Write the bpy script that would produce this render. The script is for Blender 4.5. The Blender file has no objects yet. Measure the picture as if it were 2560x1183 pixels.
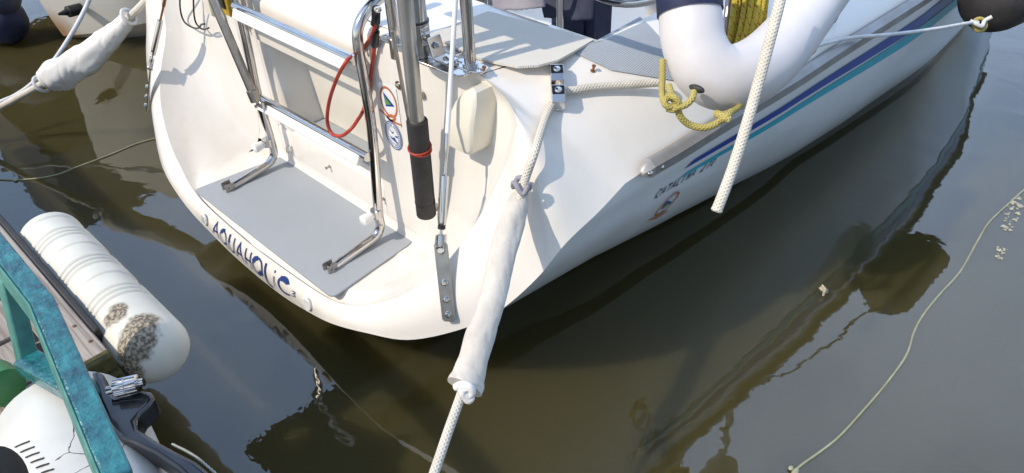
import bpy, math, random
from mathutils import Vector, Matrix, noise
random.seed(7)
S = bpy.context.scene
COL = S.collection
R_ = math.radians

# ------------------------------------------------------------------ camera
F = 1900.0; CX, CY = 1280.0, 591.5               # focal length and centre in photo pixels (2560 wide)
CAM = Vector((1.7225, -0.974, 1.50))
RT = Matrix(((0.71909544, 0.40837519, -0.56225569),
             (0.69410343, -0.46109987, 0.55281764),
             (-0.03349902, -0.78779224, -0.61502943)))   # camera (right, down, forward) -> world
cd = bpy.data.cameras.new('camera'); cam = bpy.data.objects.new('camera', cd); COL.objects.link(cam)
m4 = Matrix.Identity(4)
for i in range(3):
    m4[i][0] = RT[i][0]; m4[i][1] = -RT[i][1]; m4[i][2] = -RT[i][2]; m4[i][3] = CAM[i]
cam.matrix_world = m4
cd.sensor_width = 36; cd.lens = 36 * F / 2560; cd.clip_start = .05; cd.clip_end = 500
S.camera = cam

# ------------------------------------------------------------------ world, sun, exposure
SUN = Vector((.29, 1.0, -1.08)).normalized()       # the way the light travels
w = bpy.data.worlds.new('World'); S.world = w; w.use_nodes = True
nt = w.node_tree; nt.nodes.clear()
sky = nt.nodes.new('ShaderNodeTexSky'); sky.sky_type = 'NISHITA'; sky.sun_disc = False
sky.sun_elevation = math.asin(-SUN.z); sky.sun_rotation = math.atan2(-SUN.x, -SUN.y)
sky.air_density = 1.0; sky.dust_density = 0.9; sky.ozone_density = 2.0
bg = nt.nodes.new('ShaderNodeBackground'); bg.inputs[1].default_value = .15
wo = nt.nodes.new('ShaderNodeOutputWorld')
# thin high cloud over the blue: a soft veil that varies with direction
wtc = nt.nodes.new('ShaderNodeTexCoord'); wnz = nt.nodes.new('ShaderNodeTexNoise'); wnz.inputs['Scale'].default_value = 2.2; wnz.inputs['Detail'].default_value = 4
nt.links.new(wtc.outputs['Generated'], wnz.inputs['Vector'])
wrp = nt.nodes.new('ShaderNodeValToRGB'); nt.links.new(wnz.outputs['Fac'], wrp.inputs[0])
wrp.color_ramp.elements[0].position = .38; wrp.color_ramp.elements[0].color = (.17, .255, .41, 1)
wrp.color_ramp.elements[1].position = .66; wrp.color_ramp.elements[1].color = (.41, .50, .65, 1)
wmx = nt.nodes.new('ShaderNodeMix'); wmx.data_type = 'RGBA'; wmx.blend_type = 'ADD'; wmx.inputs[0].default_value = 1.0; wmx.clamp_result = False
wsc = nt.nodes.new('ShaderNodeVectorMath'); wsc.operation = 'SCALE'; wsc.inputs['Scale'].default_value = 11.0
# veil boosted beyond the boat, added so the water mirrors a brighter sky
wdt_ = nt.nodes.new('ShaderNodeVectorMath'); wdt_.operation = 'DOT_PRODUCT'; nt.links.new(wtc.outputs['Generated'], wdt_.inputs[0]); wdt_.inputs[1].default_value = Vector((-.30, .75, .60)).normalized()
wmr = nt.nodes.new('ShaderNodeMapRange'); wmr.inputs[1].default_value = .1; wmr.inputs[2].default_value = .85; wmr.inputs[3].default_value = 3.6; wmr.inputs[4].default_value = 20.0
nt.links.new(wdt_.outputs['Value'], wmr.inputs[0]); nt.links.new(wmr.outputs[0], wsc.inputs['Scale'])
nt.links.new(wrp.outputs[0], wsc.inputs[0]); nt.links.new(sky.outputs[0], wmx.inputs[6]); nt.links.new(wsc.outputs[0], wmx.inputs[7])
nt.links.new(wmx.outputs[2], bg.inputs[0]); nt.links.new(bg.outputs[0], wo.inputs[0])
ld = bpy.data.lights.new('sun', 'SUN'); ld.energy = 4.0; ld.angle = R_(.6); ld.color = (1, .90, .765)
sun = bpy.data.objects.new('sun', ld); COL.objects.link(sun)
sun.rotation_euler = SUN.to_track_quat('-Z', 'Y').to_euler(); sun.location = (-4, -8, 8)
S.view_settings.view_transform = 'Standard'; S.view_settings.look = 'None'
S.view_settings.exposure = -0.15; S.view_settings.gamma = 1.0

# ------------------------------------------------------------------ measuring helpers
def ray(px, py): return RT @ Vector(((px - CX) / F, (py - CY) / F, 1.0))
def at(px, py, x=None, y=None, z=None, d=None):
    r = ray(px, py)
    if d is not None: return CAM + r * d
    if x is not None: return CAM + r * ((x - CAM.x) / r.x)
    if y is not None: return CAM + r * ((y - CAM.y) / r.y)
    return CAM + r * ((z - CAM.z) / r.z)
def V(*a): return Vector(a)
def crom(pts, n):
    """points of a smooth curve through pts: n samples, chord-length steps"""
    P = [Vector(p) for p in pts]
    P = [P[0] * 2 - P[1]] + P + [P[-1] * 2 - P[-2]]
    out = []; segs = len(P) - 3
    for k in range(n):
        u = k / (n - 1) * segs; i = min(int(u), segs - 1); t = u - i
        p0, p1, p2, p3 = P[i:i + 4]
        out.append(.5 * (2 * p1 + (p2 - p0) * t + (2 * p0 - 5 * p1 + 4 * p2 - p3) * t * t + (3 * p1 - p0 - 3 * p2 + p3) * t ** 3))
    return out
def lerp_tab(tab, v):
    if v <= tab[0][0]: return tab[0][1]
    for (a, fa), (b, fb) in zip(tab, tab[1:]):
        if v <= b:
            t = (v - a) / (b - a); t = t * t * (3 - 2 * t) * .35 + t * .65
            return fa + (fb - fa) * t
    return tab[-1][1]

# ------------------------------------------------------------------ mesh helpers
class MB:
    def __init__(s): s.v = []; s.f = []; s.uv = {}; s.mi = []
    def add(s, vs, fs, uvs=None):
        o = len(s.v); s.v += [Vector(a) for a in vs]
        for k, f in enumerate(fs):
            if uvs: s.uv[len(s.f)] = uvs[k]
            s.f.append(tuple(i + o for i in f))
        return s
    def box(s, c, size, rot=None, bev=0.0):
        hx, hy, hz = size[0] / 2, size[1] / 2, size[2] / 2
        M = rot.to_3x3() if rot else Matrix.Identity(3); c = Vector(c)
        if bev <= 0:
            vs = [c + M @ V(x, y, z) for x in (-hx, hx) for y in (-hy, hy) for z in (-hz, hz)]
            return s.add(vs, [(0, 1, 3, 2), (4, 6, 7, 5), (0, 4, 5, 1), (2, 3, 7, 6), (0, 2, 6, 4), (1, 5, 7, 3)])
        b = min(bev, hx * .9, hy * .9, hz * .9); vs = []; idx = {}
        for sx in (-1, 1):
            for sy in (-1, 1):
                for sz in (-1, 1):
                    for k, p in enumerate((V(sx * hx, sy * (hy - b), sz * (hz - b)), V(sx * (hx - b), sy * hy, sz * (hz - b)), V(sx * (hx - b), sy * (hy - b), sz * hz))):
                        idx[(sx, sy, sz, k)] = len(vs); vs.append(c + M @ p)
        I = lambda *k: idx[k]
        fs = []
        q = [(-1, -1), (1, -1), (1, 1), (-1, 1)]
        for g in (-1, 1):
            fs.append([I(g, a, b_, 0) for a, b_ in q][::g]); fs.append([I(a, g, b_, 1) for a, b_ in q][::-g]); fs.append([I(a, b_, g, 2) for a, b_ in q][::g])
        for a in (-1, 1):
            for b_ in (-1, 1):
                fs.append([I(-1, a, b_, 1), I(1, a, b_, 1), I(1, a, b_, 2), I(-1, a, b_, 2)][::(a * b_)])
                fs.append([I(a, -1, b_, 2), I(a, 1, b_, 2), I(a, 1, b_, 0), I(a, -1, b_, 0)][::(a * b_)])
                fs.append([I(a, b_, -1, 0), I(a, b_, 1, 0), I(a, b_, 1, 1), I(a, b_, -1, 1)][::(a * b_)])
                for c_ in (-1, 1):
                    fs.append([I(a, b_, c_, 0), I(a, b_, c_, 1), I(a, b_, c_, 2)][::(a * b_ * c_)])
        return s.add(vs, fs)
    def tube(s, pts, r, seg=14, caps=True, flat=1.0, up=None, jit=None):
        P = [Vector(p) for p in pts]; n = len(P)
        rr = [r] * n if not isinstance(r, (list, tuple)) else list(r)
        T = []
        for i in range(n):
            a = P[max(i - 1, 0)]; b = P[min(i + 1, n - 1)]
            t = b - a
            T.append(t.normalized() if t.length > 1e-9 else V(0, 0, 1))
        N = (up - T[0] * up.dot(T[0])).normalized() if up else T[0].orthogonal().normalized()
        vs = []; L = 0; Ls = []
        for i in range(n):
            if i: L += (P[i] - P[i - 1]).length
            Ls.append(L)
            N = (N - T[i] * N.dot(T[i])).normalized(); B = T[i].cross(N)
            for k in range(seg):
                a = 2 * math.pi * k / seg
                q = jit(i / (n - 1), a) if jit else 1.0
                vs.append(P[i] + (N * math.cos(a) + B * math.sin(a) * flat) * rr[i] * q)
        fs = []; uv = []
        for i in range(n - 1):
            for k in range(seg):
                k2 = (k + 1) % seg
                fs.append((i * seg + k, i * seg + k2, (i + 1) * seg + k2, (i + 1) * seg + k))
                uv.append(((k / seg, Ls[i]), ((k + 1) / seg, Ls[i]), ((k + 1) / seg, Ls[i + 1]), (k / seg, Ls[i + 1])))
        if caps:
            fs.append(tuple(range(seg))[::-1]); uv.append(tuple((0, 0) for _ in range(seg)))
            fs.append(tuple((n - 1) * seg + k for k in range(seg))); uv.append(tuple((0, L) for _ in range(seg)))
        return s.add(vs, fs, uv)
    def lathe(s, base, axis, prof, seg=24):
        """prof: (distance along axis, radius)"""
        base = Vector(base); A = Vector(axis).normalized()
        return s.tube([base + A * h for h, _ in prof], [max(r, 1e-4) for _, r in prof], seg)
    def grid(s, rows):
        n = len(rows); m = len(rows[0]); vs = [p for r in rows for p in r]
        return s.add(vs, [(i * m + j, i * m + j + 1, (i + 1) * m + j + 1, (i + 1) * m + j) for i in range(n - 1) for j in range(m - 1)])
    def prism(s, poly, off):
        """closed polygon of 3D points swept by the vector off"""
        n = len(poly); P = [Vector(p) for p in poly]; off = Vector(off)
        return s.add(P + [p + off for p in P], [tuple(range(n))[::-1], tuple(range(n, 2 * n))] + [(i, (i + 1) % n, (i + 1) % n + n, i + n) for i in range(n)])
    def ball(s, c, r, sc=(1, 1, 1), seg=16):
        c = Vector(c); n = seg // 2; vs = []
        for i in range(n + 1):
            th = math.pi * i / n
            for k in range(seg):
                a = 2 * math.pi * k / seg
                vs.append(c + V(r * sc[0] * math.sin(th) * math.cos(a), r * sc[1] * math.sin(th) * math.sin(a), r * sc[2] * math.cos(th)))
        return s.add(vs, [(i * seg + k, (i + 1) * seg + k, (i + 1) * seg + (k + 1) % seg, i * seg + (k + 1) % seg) for i in range(n) for k in range(seg)])
    def build(s, name, mat, parent=None, smooth=40, solid=0, sub=0, bevel=0, merge=True):
        me = bpy.data.meshes.new(name)
        me.from_pydata([tuple(v) for v in s.v], [], s.f)
        if s.uv:
            ul = me.uv_layers.new(name='uv')
            for p in me.polygons:
                u = s.uv.get(p.index)
                if u:
                    for li, c in zip(p.loop_indices, u): ul.data[li].uv = c
        import bmesh
        bm = bmesh.new(); bm.from_mesh(me)
        if merge: bmesh.ops.remove_doubles(bm, verts=bm.verts, dist=2e-5)
        bmesh.ops.recalc_face_normals(bm, faces=bm.faces)
        bm.to_mesh(me); bm.free()
        me.materials.append(mat)
        if smooth:
            for p in me.polygons: p.use_smooth = True
            me.set_sharp_from_angle(angle=R_(smooth))
        o = bpy.data.objects.new(name, me); COL.objects.link(o)
        if parent:
            o.parent = parent
            pw = Matrix.Identity(4); q = parent
            while q: pw = q.matrix_basis @ pw; q = q.parent
            o.matrix_basis = pw.inverted()
        if solid:
            md = o.modifiers.new('solid', 'SOLIDIFY'); md.thickness = solid; md.offset = 0
        if bevel:
            md = o.modifiers.new('bevel', 'BEVEL'); md.width = bevel; md.segments = 2; md.limit_method = 'ANGLE'; md.angle_limit = R_(40)
        if sub:
            md = o.modifiers.new('sub', 'SUBSURF'); md.levels = sub; md.render_levels = sub
        return o
def tag(o, label=None, cat=None, group=None, kind=None):
    if label: o['label'] = label
    if cat: o['category'] = cat
    if group: o['group'] = group
    if kind: o['kind'] = kind
    return o
def thing(name, loc, label, cat, group=None):
    o = bpy.data.objects.new(name, None); COL.objects.link(o); o.location = loc
    o.empty_display_size = .1
    return tag(o, label, cat, group)

# ------------------------------------------------------------------ materials
def mat(name, col, rough=.4, metal=0.0, var=.06, vscale=6.0, bump=0.0, bscale=60.0, coat=0.0, col2=None, spec=.5, rvar=.0, dist=.002, detail=6):
    m = bpy.data.materials.new(name); m.use_nodes = True
    n = m.node_tree.nodes; l = m.node_tree.links; b = n['Principled BSDF']
    b.inputs['Roughness'].default_value = rough; b.inputs['Metallic'].default_value = metal
    b.inputs['Coat Weight'].default_value = coat; b.inputs['Coat Roughness'].default_value = .08
    b.inputs['Specular IOR Level'].default_value = spec
    tc = n.new('ShaderNodeTexCoord')
    nz = n.new('ShaderNodeTexNoise'); nz.inputs['Scale'].default_value = vscale; nz.inputs['Detail'].default_value = detail
    l.new(tc.outputs['Object'], nz.inputs['Vector'])
    rp = n.new('ShaderNodeValToRGB'); rp.color_ramp.elements[0].position = .3; rp.color_ramp.elements[1].position = .7
    c2 = col2 or tuple(c * (1 - var * 2) for c in col)
    rp.color_ramp.elements[0].color = (*c2, 1); rp.color_ramp.elements[1].color = (*col, 1)
    l.new(nz.outputs['Fac'], rp.inputs[0]); l.new(rp.outputs[0], b.inputs['Base Color'])
    if rvar:
        mr = n.new('ShaderNodeMapRange'); mr.inputs[3].default_value = rough - rvar; mr.inputs[4].default_value = rough + rvar
        l.new(nz.outputs['Fac'], mr.inputs[0]); l.new(mr.outputs[0], b.inputs['Roughness'])
    if bump:
        nb = n.new('ShaderNodeTexNoise'); nb.inputs['Scale'].default_value = bscale; nb.inputs['Detail'].default_value = 4
        l.new(tc.outputs['Object'], nb.inputs['Vector'])
        bp = n.new('ShaderNodeBump'); bp.inputs['Strength'].default_value = bump; bp.inputs['Distance'].default_value = dist
        l.new(nb.outputs['Fac'], bp.inputs['Height']); l.new(bp.outputs[0], b.inputs['Normal'])
    return m
def mathn(nt, op, a, b=None):
    q = nt.nodes.new('ShaderNodeMath'); q.operation = op
    for i, s in enumerate((a, b)):
        if s is None: continue
        if isinstance(s, (int, float)): q.inputs[i].default_value = s
        else: nt.links.new(s, q.inputs[i])
    return q.outputs[0]
def braid(name, col, col2, turns=6, pitch=.0075, fleck=None, depth=.0007):
    """braided cordage: crossing strands from the uv (around, metres along)"""
    m = mat(name, col, .75, var=.1, vscale=25, col2=col2)
    t = m.node_tree; n = t.nodes; l = t.links; b = n['Principled BSDF']
    uv = n.new('ShaderNodeUVMap'); sx = n.new('ShaderNodeSeparateXYZ'); l.new(uv.outputs[0], sx.inputs[0])
    u = mathn(t, 'MULTIPLY', sx.outputs[0], 2 * math.pi * turns); v = mathn(t, 'MULTIPLY', sx.outputs[1], 2 * math.pi / pitch)
    s1 = mathn(t, 'SINE', mathn(t, 'ADD', u, v)); s2 = mathn(t, 'SINE', mathn(t, 'SUBTRACT', u, v))
    h = mathn(t, 'MAXIMUM', s1, s2)
    bp = n.new('ShaderNodeBump'); bp.inputs['Strength'].default_value = 1; bp.inputs['Distance'].default_value = depth
    l.new(h, bp.inputs['Height']); l.new(bp.outputs[0], b.inputs['Normal'])
    # colour darkened in the grooves of the braid, and optional coloured tracer yarns
    src = b.inputs['Base Color'].links[0].from_socket
    mx = n.new('ShaderNodeMix'); mx.data_type = 'RGBA'; mx.blend_type = 'MULTIPLY'
    g = mathn(t, 'LESS_THAN', h, .15); l.new(mathn(t, 'MULTIPLY', g, .35), mx.inputs[0])
    l.new(src, mx.inputs[6]); mx.inputs[7].default_value = (.5, .45, .38, 1)
    out = mx.outputs[2]
    if fleck:
        tr = mathn(t, 'GREATER_THAN', mathn(t, 'SINE', mathn(t, 'ADD', mathn(t, 'MULTIPLY', u, 2 / turns), mathn(t, 'MULTIPLY', v, .23))), .86)
        m2 = n.new('ShaderNodeMix'); m2.data_type = 'RGBA'; l.new(mathn(t, 'MULTIPLY', tr, mathn(t, 'GREATER_THAN', s1, .1)), m2.inputs[0])
        l.new(out, m2.inputs[6]); m2.inputs[7].default_value = (*fleck, 1); out = m2.outputs[2]
    l.new(out, b.inputs['Base Color'])
    return m
M = {}
M['gel'] = mat('gelcoat', (.80, .755, .685), .26, var=.025, vscale=2.2, coat=.25, bump=.06, bscale=9, dist=.004, rvar=.06)
def weather(m, amt=.10, tint=(.62, .52, .38), sc=(14, 14, 5)):
    t = m.node_tree; n = t.nodes; l = t.links; b = n['Principled BSDF']; src = b.inputs['Base Color'].links[0].from_socket
    tc = [q for q in n if q.type == 'TEX_COORD'][0]; mp = n.new('ShaderNodeMapping'); mp.inputs['Scale'].default_value = sc; l.new(tc.outputs['Object'], mp.inputs[0])
    nz = n.new('ShaderNodeTexNoise'); nz.inputs['Scale'].default_value = 1; nz.inputs['Detail'].default_value = 12; nz.inputs['Roughness'].default_value = .65; l.new(mp.outputs[0], nz.inputs['Vector'])
    mr = n.new('ShaderNodeMapRange'); mr.inputs[1].default_value = .50; mr.inputs[2].default_value = .78; mr.inputs[3].default_value = 0; mr.inputs[4].default_value = amt * 3; l.new(nz.outputs['Fac'], mr.inputs[0])
    vo = n.new('ShaderNodeTexVoronoi'); vo.inputs['Scale'].default_value = 30; l.new(tc.outputs['Object'], vo.inputs['Vector'])
    sp = mathn(t, 'MULTIPLY', mathn(t, 'LESS_THAN', vo.outputs['Distance'], .045), .5)
    mx = n.new('ShaderNodeMix'); mx.data_type = 'RGBA'; l.new(mathn(t, 'MAXIMUM', mr.outputs[0], sp), mx.inputs[0]); l.new(src, mx.inputs[6]); mx.inputs[7].default_value = (*tint, 1)
    l.new(mx.outputs[2], b.inputs['Base Color'])
weather(M['gel'])
M['hullgel'] = mat('hull_gelcoat', (.80, .81, .81), .18, var=.03, vscale=3, coat=.4)
weather(M['hullgel'], .07, (.50, .47, .38), (9, 9, 2.5))
M['cream'] = mat('cream_plastic', (.75, .69, .56), .45, var=.06, vscale=14, bump=.1)
M['creampanel'] = mat('cream_panel', (.74, .69, .60), .35, var=.05, vscale=5)
M['steel'] = mat('stainless', (.66, .63, .60), .13, 1.0, var=.06, vscale=18, rvar=.05)
M['brushed'] = mat('brushed_stainless', (.52, .48, .44), .34, 1.0, var=.12, vscale=40, bump=.15, bscale=200, dist=.0005)
M['alu'] = mat('anodised_aluminium', (.56, .55, .52), .32, .85, var=.08, vscale=20)
M['whitemetal'] = mat('pale_end_cap', (.48, .46, .43), .4, .4, var=.1, vscale=30)
M['railgrey'] = mat('rub_rail_grey', (.33, .32, .31), .42, .35, var=.18, vscale=16, col2=(.24, .22, .19))
M['black'] = mat('black_plastic', (.018, .018, .02), .35, var=.3, vscale=30)
M['rubber'] = mat('black_rubber', (.035, .031, .03), .62, var=.25, vscale=26, bump=.2, bscale=120)
M['whiteplastic'] = mat('white_plastic', (.82, .81, .78), .38, var=.03)
M['vinyl'] = mat('buoy_vinyl', (.70, .665, .655), .46, var=.09, vscale=7, bump=.22, bscale=18, dist=.004, detail=9)
M['navy'] = mat('navy_canvas', (.012, .02, .07), .7, var=.3, vscale=30, bump=.3, bscale=150)
M['navycloth'] = mat('faded_navy_canvas', (.05, .055, .095), .8, var=.25, vscale=14, bump=.4, bscale=60)
M['greycloth'] = mat('grey_cloth', (.34, .32, .36), .85, var=.12, vscale=10, bump=.4, bscale=40, dist=.006)
M['stripeblue'] = mat('blue_stripe', (.002, .042, .34), .3, var=.08)
M['stripeteal'] = mat('teal_stripe', (.0, .41, .52), .3, var=.06)
M['lettering'] = mat('blue_lettering', (.02, .05, .20), .35, var=.1)
M['darkletter'] = mat('dark_lettering', (.03, .06, .09), .4, var=.2)
M['red'] = mat('red_cord', (.48, .05, .025), .4, var=.2, vscale=30)
M['orange'] = mat('emblem_orange', (.62, .19, .07), .45, var=.25, vscale=60)
M['green'] = mat('emblem_green', (.16, .40, .08), .45, var=.3, vscale=30)
M['sealblue'] = mat('seal_blue', (.02, .09, .34), .4, var=.1)
M['decalwhite'] = mat('decal_white', (.80, .79, .76), .3, var=.02)
M['copper'] = mat('copper_fitting', (.35, .17, .08), .35, .9, var=.2)
M['yellowbox'] = mat('yellow_plastic', (.52, .33, .03), .45, var=.18, vscale=25)
M['darkglass'] = mat('dark_glass', (.05, .045, .03), .12, var=.4, vscale=40)
M['sleeve'] = mat('sleeve_cloth', (.82, .79, .74), .92, var=.1, vscale=9, bump=.3, bscale=260, dist=.002)
M['sleevedirty'] = mat('stained_sleeve_cloth', (.70, .64, .55), .92, vscale=12, col2=(.52, .475, .41), bump=.3, bscale=300, dist=.0015, detail=10)
weather(M['vinyl'], .10, (.50, .47, .43), (12, 12, 12)); weather(M['sleevedirty'], .14, (.34, .31, .28), (40, 40, 9))
M['rope'] = braid('white_braid', (.76, .71, .61), (.62, .57, .47))
M['ropeplain'] = mat('white_cord', (.68, .68, .66), .7, var=.12, vscale=30)
M['yellow'] = braid('yellow_braid', (.50, .42, .13), (.42, .34, .08), 5, .007)
M['yellowred'] = braid('yellow_red_braid', (.60, .45, .04), (.50, .36, .03), 5, .007, fleck=(.36, .08, .03))
M['antifoul'] = mat('antifouling', (.012, .012, .014), .6, var=.3)
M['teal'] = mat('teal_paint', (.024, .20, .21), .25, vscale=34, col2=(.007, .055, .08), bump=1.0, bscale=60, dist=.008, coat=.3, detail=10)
M['teal_lit'] = mat('lit_teal_paint', (.075, .25, .20), .5, vscale=26, col2=(.03, .14, .12), bump=.5, bscale=80, dist=.003)  # lighter copy of the teal, sunlight put into the colour
M['foamwhite'] = mat('foam', (.46, .45, .36), .8, var=.15, vscale=60)
M['line'] = mat('weathered_twine', (.36, .36, .24), .7, vscale=20, col2=(.25, .24, .13))
def nonskid(name, col, scale=260):
    m = mat(name, col, .55, var=.04, vscale=3)
    t = m.node_tree; n = t.nodes; l = t.links; b = n['Principled BSDF']
    tc = [q for q in n if q.type == 'TEX_COORD'][0]
    sx = n.new('ShaderNodeSeparateXYZ'); l.new(tc.outputs['Object'], sx.inputs[0])
    a = mathn(t, 'SINE', mathn(t, 'MULTIPLY', mathn(t, 'ADD', sx.outputs[0], sx.outputs[1]), scale * 3.2))
    c = mathn(t, 'SINE', mathn(t, 'MULTIPLY', mathn(t, 'SUBTRACT', sx.outputs[0], sx.outputs[1]), scale * 3.2))
    bp = n.new('ShaderNodeBump'); bp.inputs['Strength'].default_value = .7; bp.inputs['Distance'].default_value = .0010
    l.new(mathn(t, 'MULTIPLY', a, c), bp.inputs['Height']); l.new(bp.outputs[0], b.inputs['Normal'])
    return m
M['mat'] = nonskid('nonskid_grey', (.40, .43, .46))
M['creamskid'] = nonskid('nonskid_cream', (.70, .655, .57))
for k_ in ('creamskid', 'mat'): M[k_].node_tree.nodes['Principled BSDF'].inputs['Specular IOR Level'].default_value = .2
def wood(name, c1, c2, scale=(3, 60, 60)):
    m = mat(name, c1, .85); t = m.node_tree; n = t.nodes; l = t.links; b = n['Principled BSDF']
    tc = [q for q in n if q.type == 'TEX_COORD'][0]; mp = n.new('ShaderNodeMapping'); mp.inputs['Scale'].default_value = scale
    l.new(tc.outputs['Object'], mp.inputs[0])
    nz = n.new('ShaderNodeTexNoise'); nz.inputs['Scale'].default_value = 1.6; nz.inputs['Detail'].default_value = 8; nz.inputs['Distortion'].default_value = .8
    l.new(mp.outputs[0], nz.inputs['Vector'])
    rp = n.new('ShaderNodeValToRGB'); rp.color_ramp.elements[0].position = .38; rp.color_ramp.elements[1].position = .62
    rp.color_ramp.elements[0].color = (*c2, 1); rp.color_ramp.elements[1].color = (*c1, 1)
    l.new(nz.outputs['Fac'], rp.inputs[0]); l.new(rp.outputs[0], b.inputs['Base Color'])
    bp = n.new('ShaderNodeBump'); bp.inputs['Strength'].default_value = .8; bp.inputs['Distance'].default_value = .003
    l.new(nz.outputs['Fac'], bp.inputs['Height']); l.new(bp.outputs[0], b.inputs['Normal'])
    return m
M['plank'] = wood('weathered_wood', (.40, .35, .30), (.22, .18, .15))
M['moss'] = mat('mossy_wood', (.11, .095, .02), .9, vscale=40, col2=(.035, .03, .012), bump=.6, bscale=90, dist=.005)

# ------------------------------------------------------------------ water
def water_mat():
    m = bpy.data.materials.new('harbour_water'); m.use_nodes = True
    t = m.node_tree; n = t.nodes; l = t.links; b = n['Principled BSDF']
    b.inputs['Base Color'].default_value = (.060, .050, .0165, 1)
    b.inputs['Roughness'].default_value = .015; b.inputs['IOR'].default_value = 1.75
    b.inputs['Subsurface Weight'].default_value = 1.0
    b.inputs['Subsurface Radius'].default_value = (.22, .18, .10); b.inputs['Subsurface Scale'].default_value = 3.4
    tc = n.new('ShaderNodeTexCoord')
    mp = n.new('ShaderNodeMapping'); mp.inputs['Scale'].default_value = (1, 1.5, 1); mp.inputs['Rotation'].default_value = (0, 0, .7)
    l.new(tc.outputs['Object'], mp.inputs[0])
    h = None
    for sc, amp in ((1.1, .8), (4.5, .22), (17, .04)):
        z = n.new('ShaderNodeTexNoise'); z.inputs['Scale'].default_value = sc; z.inputs['Detail'].default_value = 2; z.inputs['Distortion'].default_value = .4
        l.new(mp.outputs[0], z.inputs['Vector'])
        q = mathn(t, 'MULTIPLY', z.outputs['Fac'], amp); h = q if h is None else mathn(t, 'ADD', h, q)
    bp = n.new('ShaderNodeBump'); bp.inputs['Strength'].default_value = 1; bp.inputs['Distance'].default_value = .0065
    l.new(h, bp.inputs['Height']); l.new(bp.outputs[0], b.inputs['Normal'])
    return m
M['water'] = water_mat()
tag(MB().add([(-60, -60, 0), (60, -60, 0), (60, 60, 0), (-60, 60, 0)], [(0, 1, 2, 3)]).build('water', M['water'], smooth=0), kind='structure')

# ================================================================== THE SAILBOAT
boat = thing('sailboat', (0, 0, 0), 'white sailboat moored stern-to with an open transom, blue and teal side stripes', 'sailboat')
# the sharp edge between transom and hull (starboard half, keel line to sheer) and the lip of the transom recess
EK = [  # edge point, lip point
    ((0, -.318, .070), (0, -.306, .178)),
    ((.14, -.320, .082), (.14, -.302, .178)),
    ((.27, -.322, .110), (.27, -.296, .178)),
    ((.39, -.322, .145), (.36, -.289, .184)),
    ((.52, -.307, .189), (.44, -.277, .206)),
    ((.642, -.269, .219), (.553, -.251, .276)),
    ((.76, -.209, .286), (.65, -.207, .362)),
    ((.84, -.161, .358), (.706, -.150, .450)),
    ((.905, -.106, .455), (.742, -.080, .560)),
    ((.938, -.050, .535), tuple(at(1290, 335, y=-.035))),
    ((.953, .035, .575), tuple(at(1268, 250, y=-.008))),
    ((.958, .114, .607), tuple(at(1200, 186, y=.016)))]
NS = 67
EC = crom([e for e, k in EK], NS); KC = crom([k for e, k in EK], NS)
ZB = [(-.32, .07), (0, .015), (.5, -.10), (1.2, -.24), (2.5, -.36), (4, -.36), (5.2, -.2), (6.0, .1), (6.35, .3)]
XS = [(-.3, .93), (.114, .958), (.3, .975), (.76, 1.012), (1.5, 1.052), (2.2, 1.05), (3, .98), (4, .78), (5, .48), (5.8, .2), (6.35, .02)]
ZS = [(-.3, .600), (.114, .612), (1, .632), (2, .650), (4, .70), (6.4, .80)]
YS = [.2 + .05 * k for k in range(57)] + [3.1, 3.2, 3.3, 3.45, 3.6, 3.8, 4, 4.25, 4.5, 4.75, 5, 5.25, 5.5, 5.75, 6, 6.2, 6.35]
def hull_pt(e, y):
    zb, zs, xs = lerp_tab(ZB, y), lerp_tab(ZS, y), lerp_tab(XS, y)
    full = 1 + .12 * min(max((y - .3) / 2.2, 0), 1) * math.sin(math.pi * min(e.x / .958, 1))
    return V(xs * min(e.x / .958 * full, 1.0), y, zb + (zs - zb) * (e.z - .07) / (.607 - .07))
ROWS = [EC] + [[EC[i].lerp(hull_pt(EC[i], .2), .5) if False else hull_pt(EC[i], max(y, 0)) for i in range(NS)] for y in YS]
def mirror(rows): return [[V(-p.x, p.y, p.z) for p in r] for r in rows]
hb = MB().grid(ROWS).grid(mirror(ROWS))
hull = hb.build('hull', M['hullgel'], boat, smooth=35)
# paint: dark bottom, pale gap and dark boot stripe follow the height above the water
def hull_paint():
    t = M['hullgel'].node_tree; n = t.nodes; l = t.links; b = n['Principled BSDF']
    src = b.inputs['Base Color'].links[0].from_socket
    tc = [q for q in n if q.type == 'TEX_COORD'][0]; sx = n.new('ShaderNodeSeparateXYZ'); l.new(tc.outputs['Object'], sx.inputs[0])
    r = mathn(t, 'SUBTRACT', sx.outputs[2], mathn(t, 'MULTIPLY', mathn(t, 'MAXIMUM', mathn(t, 'SUBTRACT', 1.4, sx.outputs[1]), 0.0), .085))
    rp = n.new('ShaderNodeValToRGB'); rp.color_ramp.interpolation = 'CONSTANT'
    e = rp.color_ramp.elements; e[0].position = 0; e[0].color = (1, 1, 1, 1); e[1].position = .5; e[1].color = (0, 0, 0, 1)
    mr = n.new('ShaderNodeMapRange'); mr.inputs[1].default_value = -.1; mr.inputs[2].default_value = .1
    l.new(r, mr.inputs[0]); l.new(mr.outputs[0], rp.inputs[0])
    for pos, c in ((.50, 0), (.54, 0), (.62, 1), (.72, 0)): 
        q = e.new(pos); q.color = (c, c, c, 1)
    e[1].position = .46; e[1].color = (0, 0, 0, 1)
    mx = n.new('ShaderNodeMix'); mx.data_type = 'RGBA'; l.new(rp.outputs[0], mx.inputs[0]); l.new(src, mx.inputs[6]); mx.inputs[7].default_value = (.012, .014, .022, 1)
    l.new(mx.outputs[2], b.inputs['Base Color'])
hull_paint()
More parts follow.
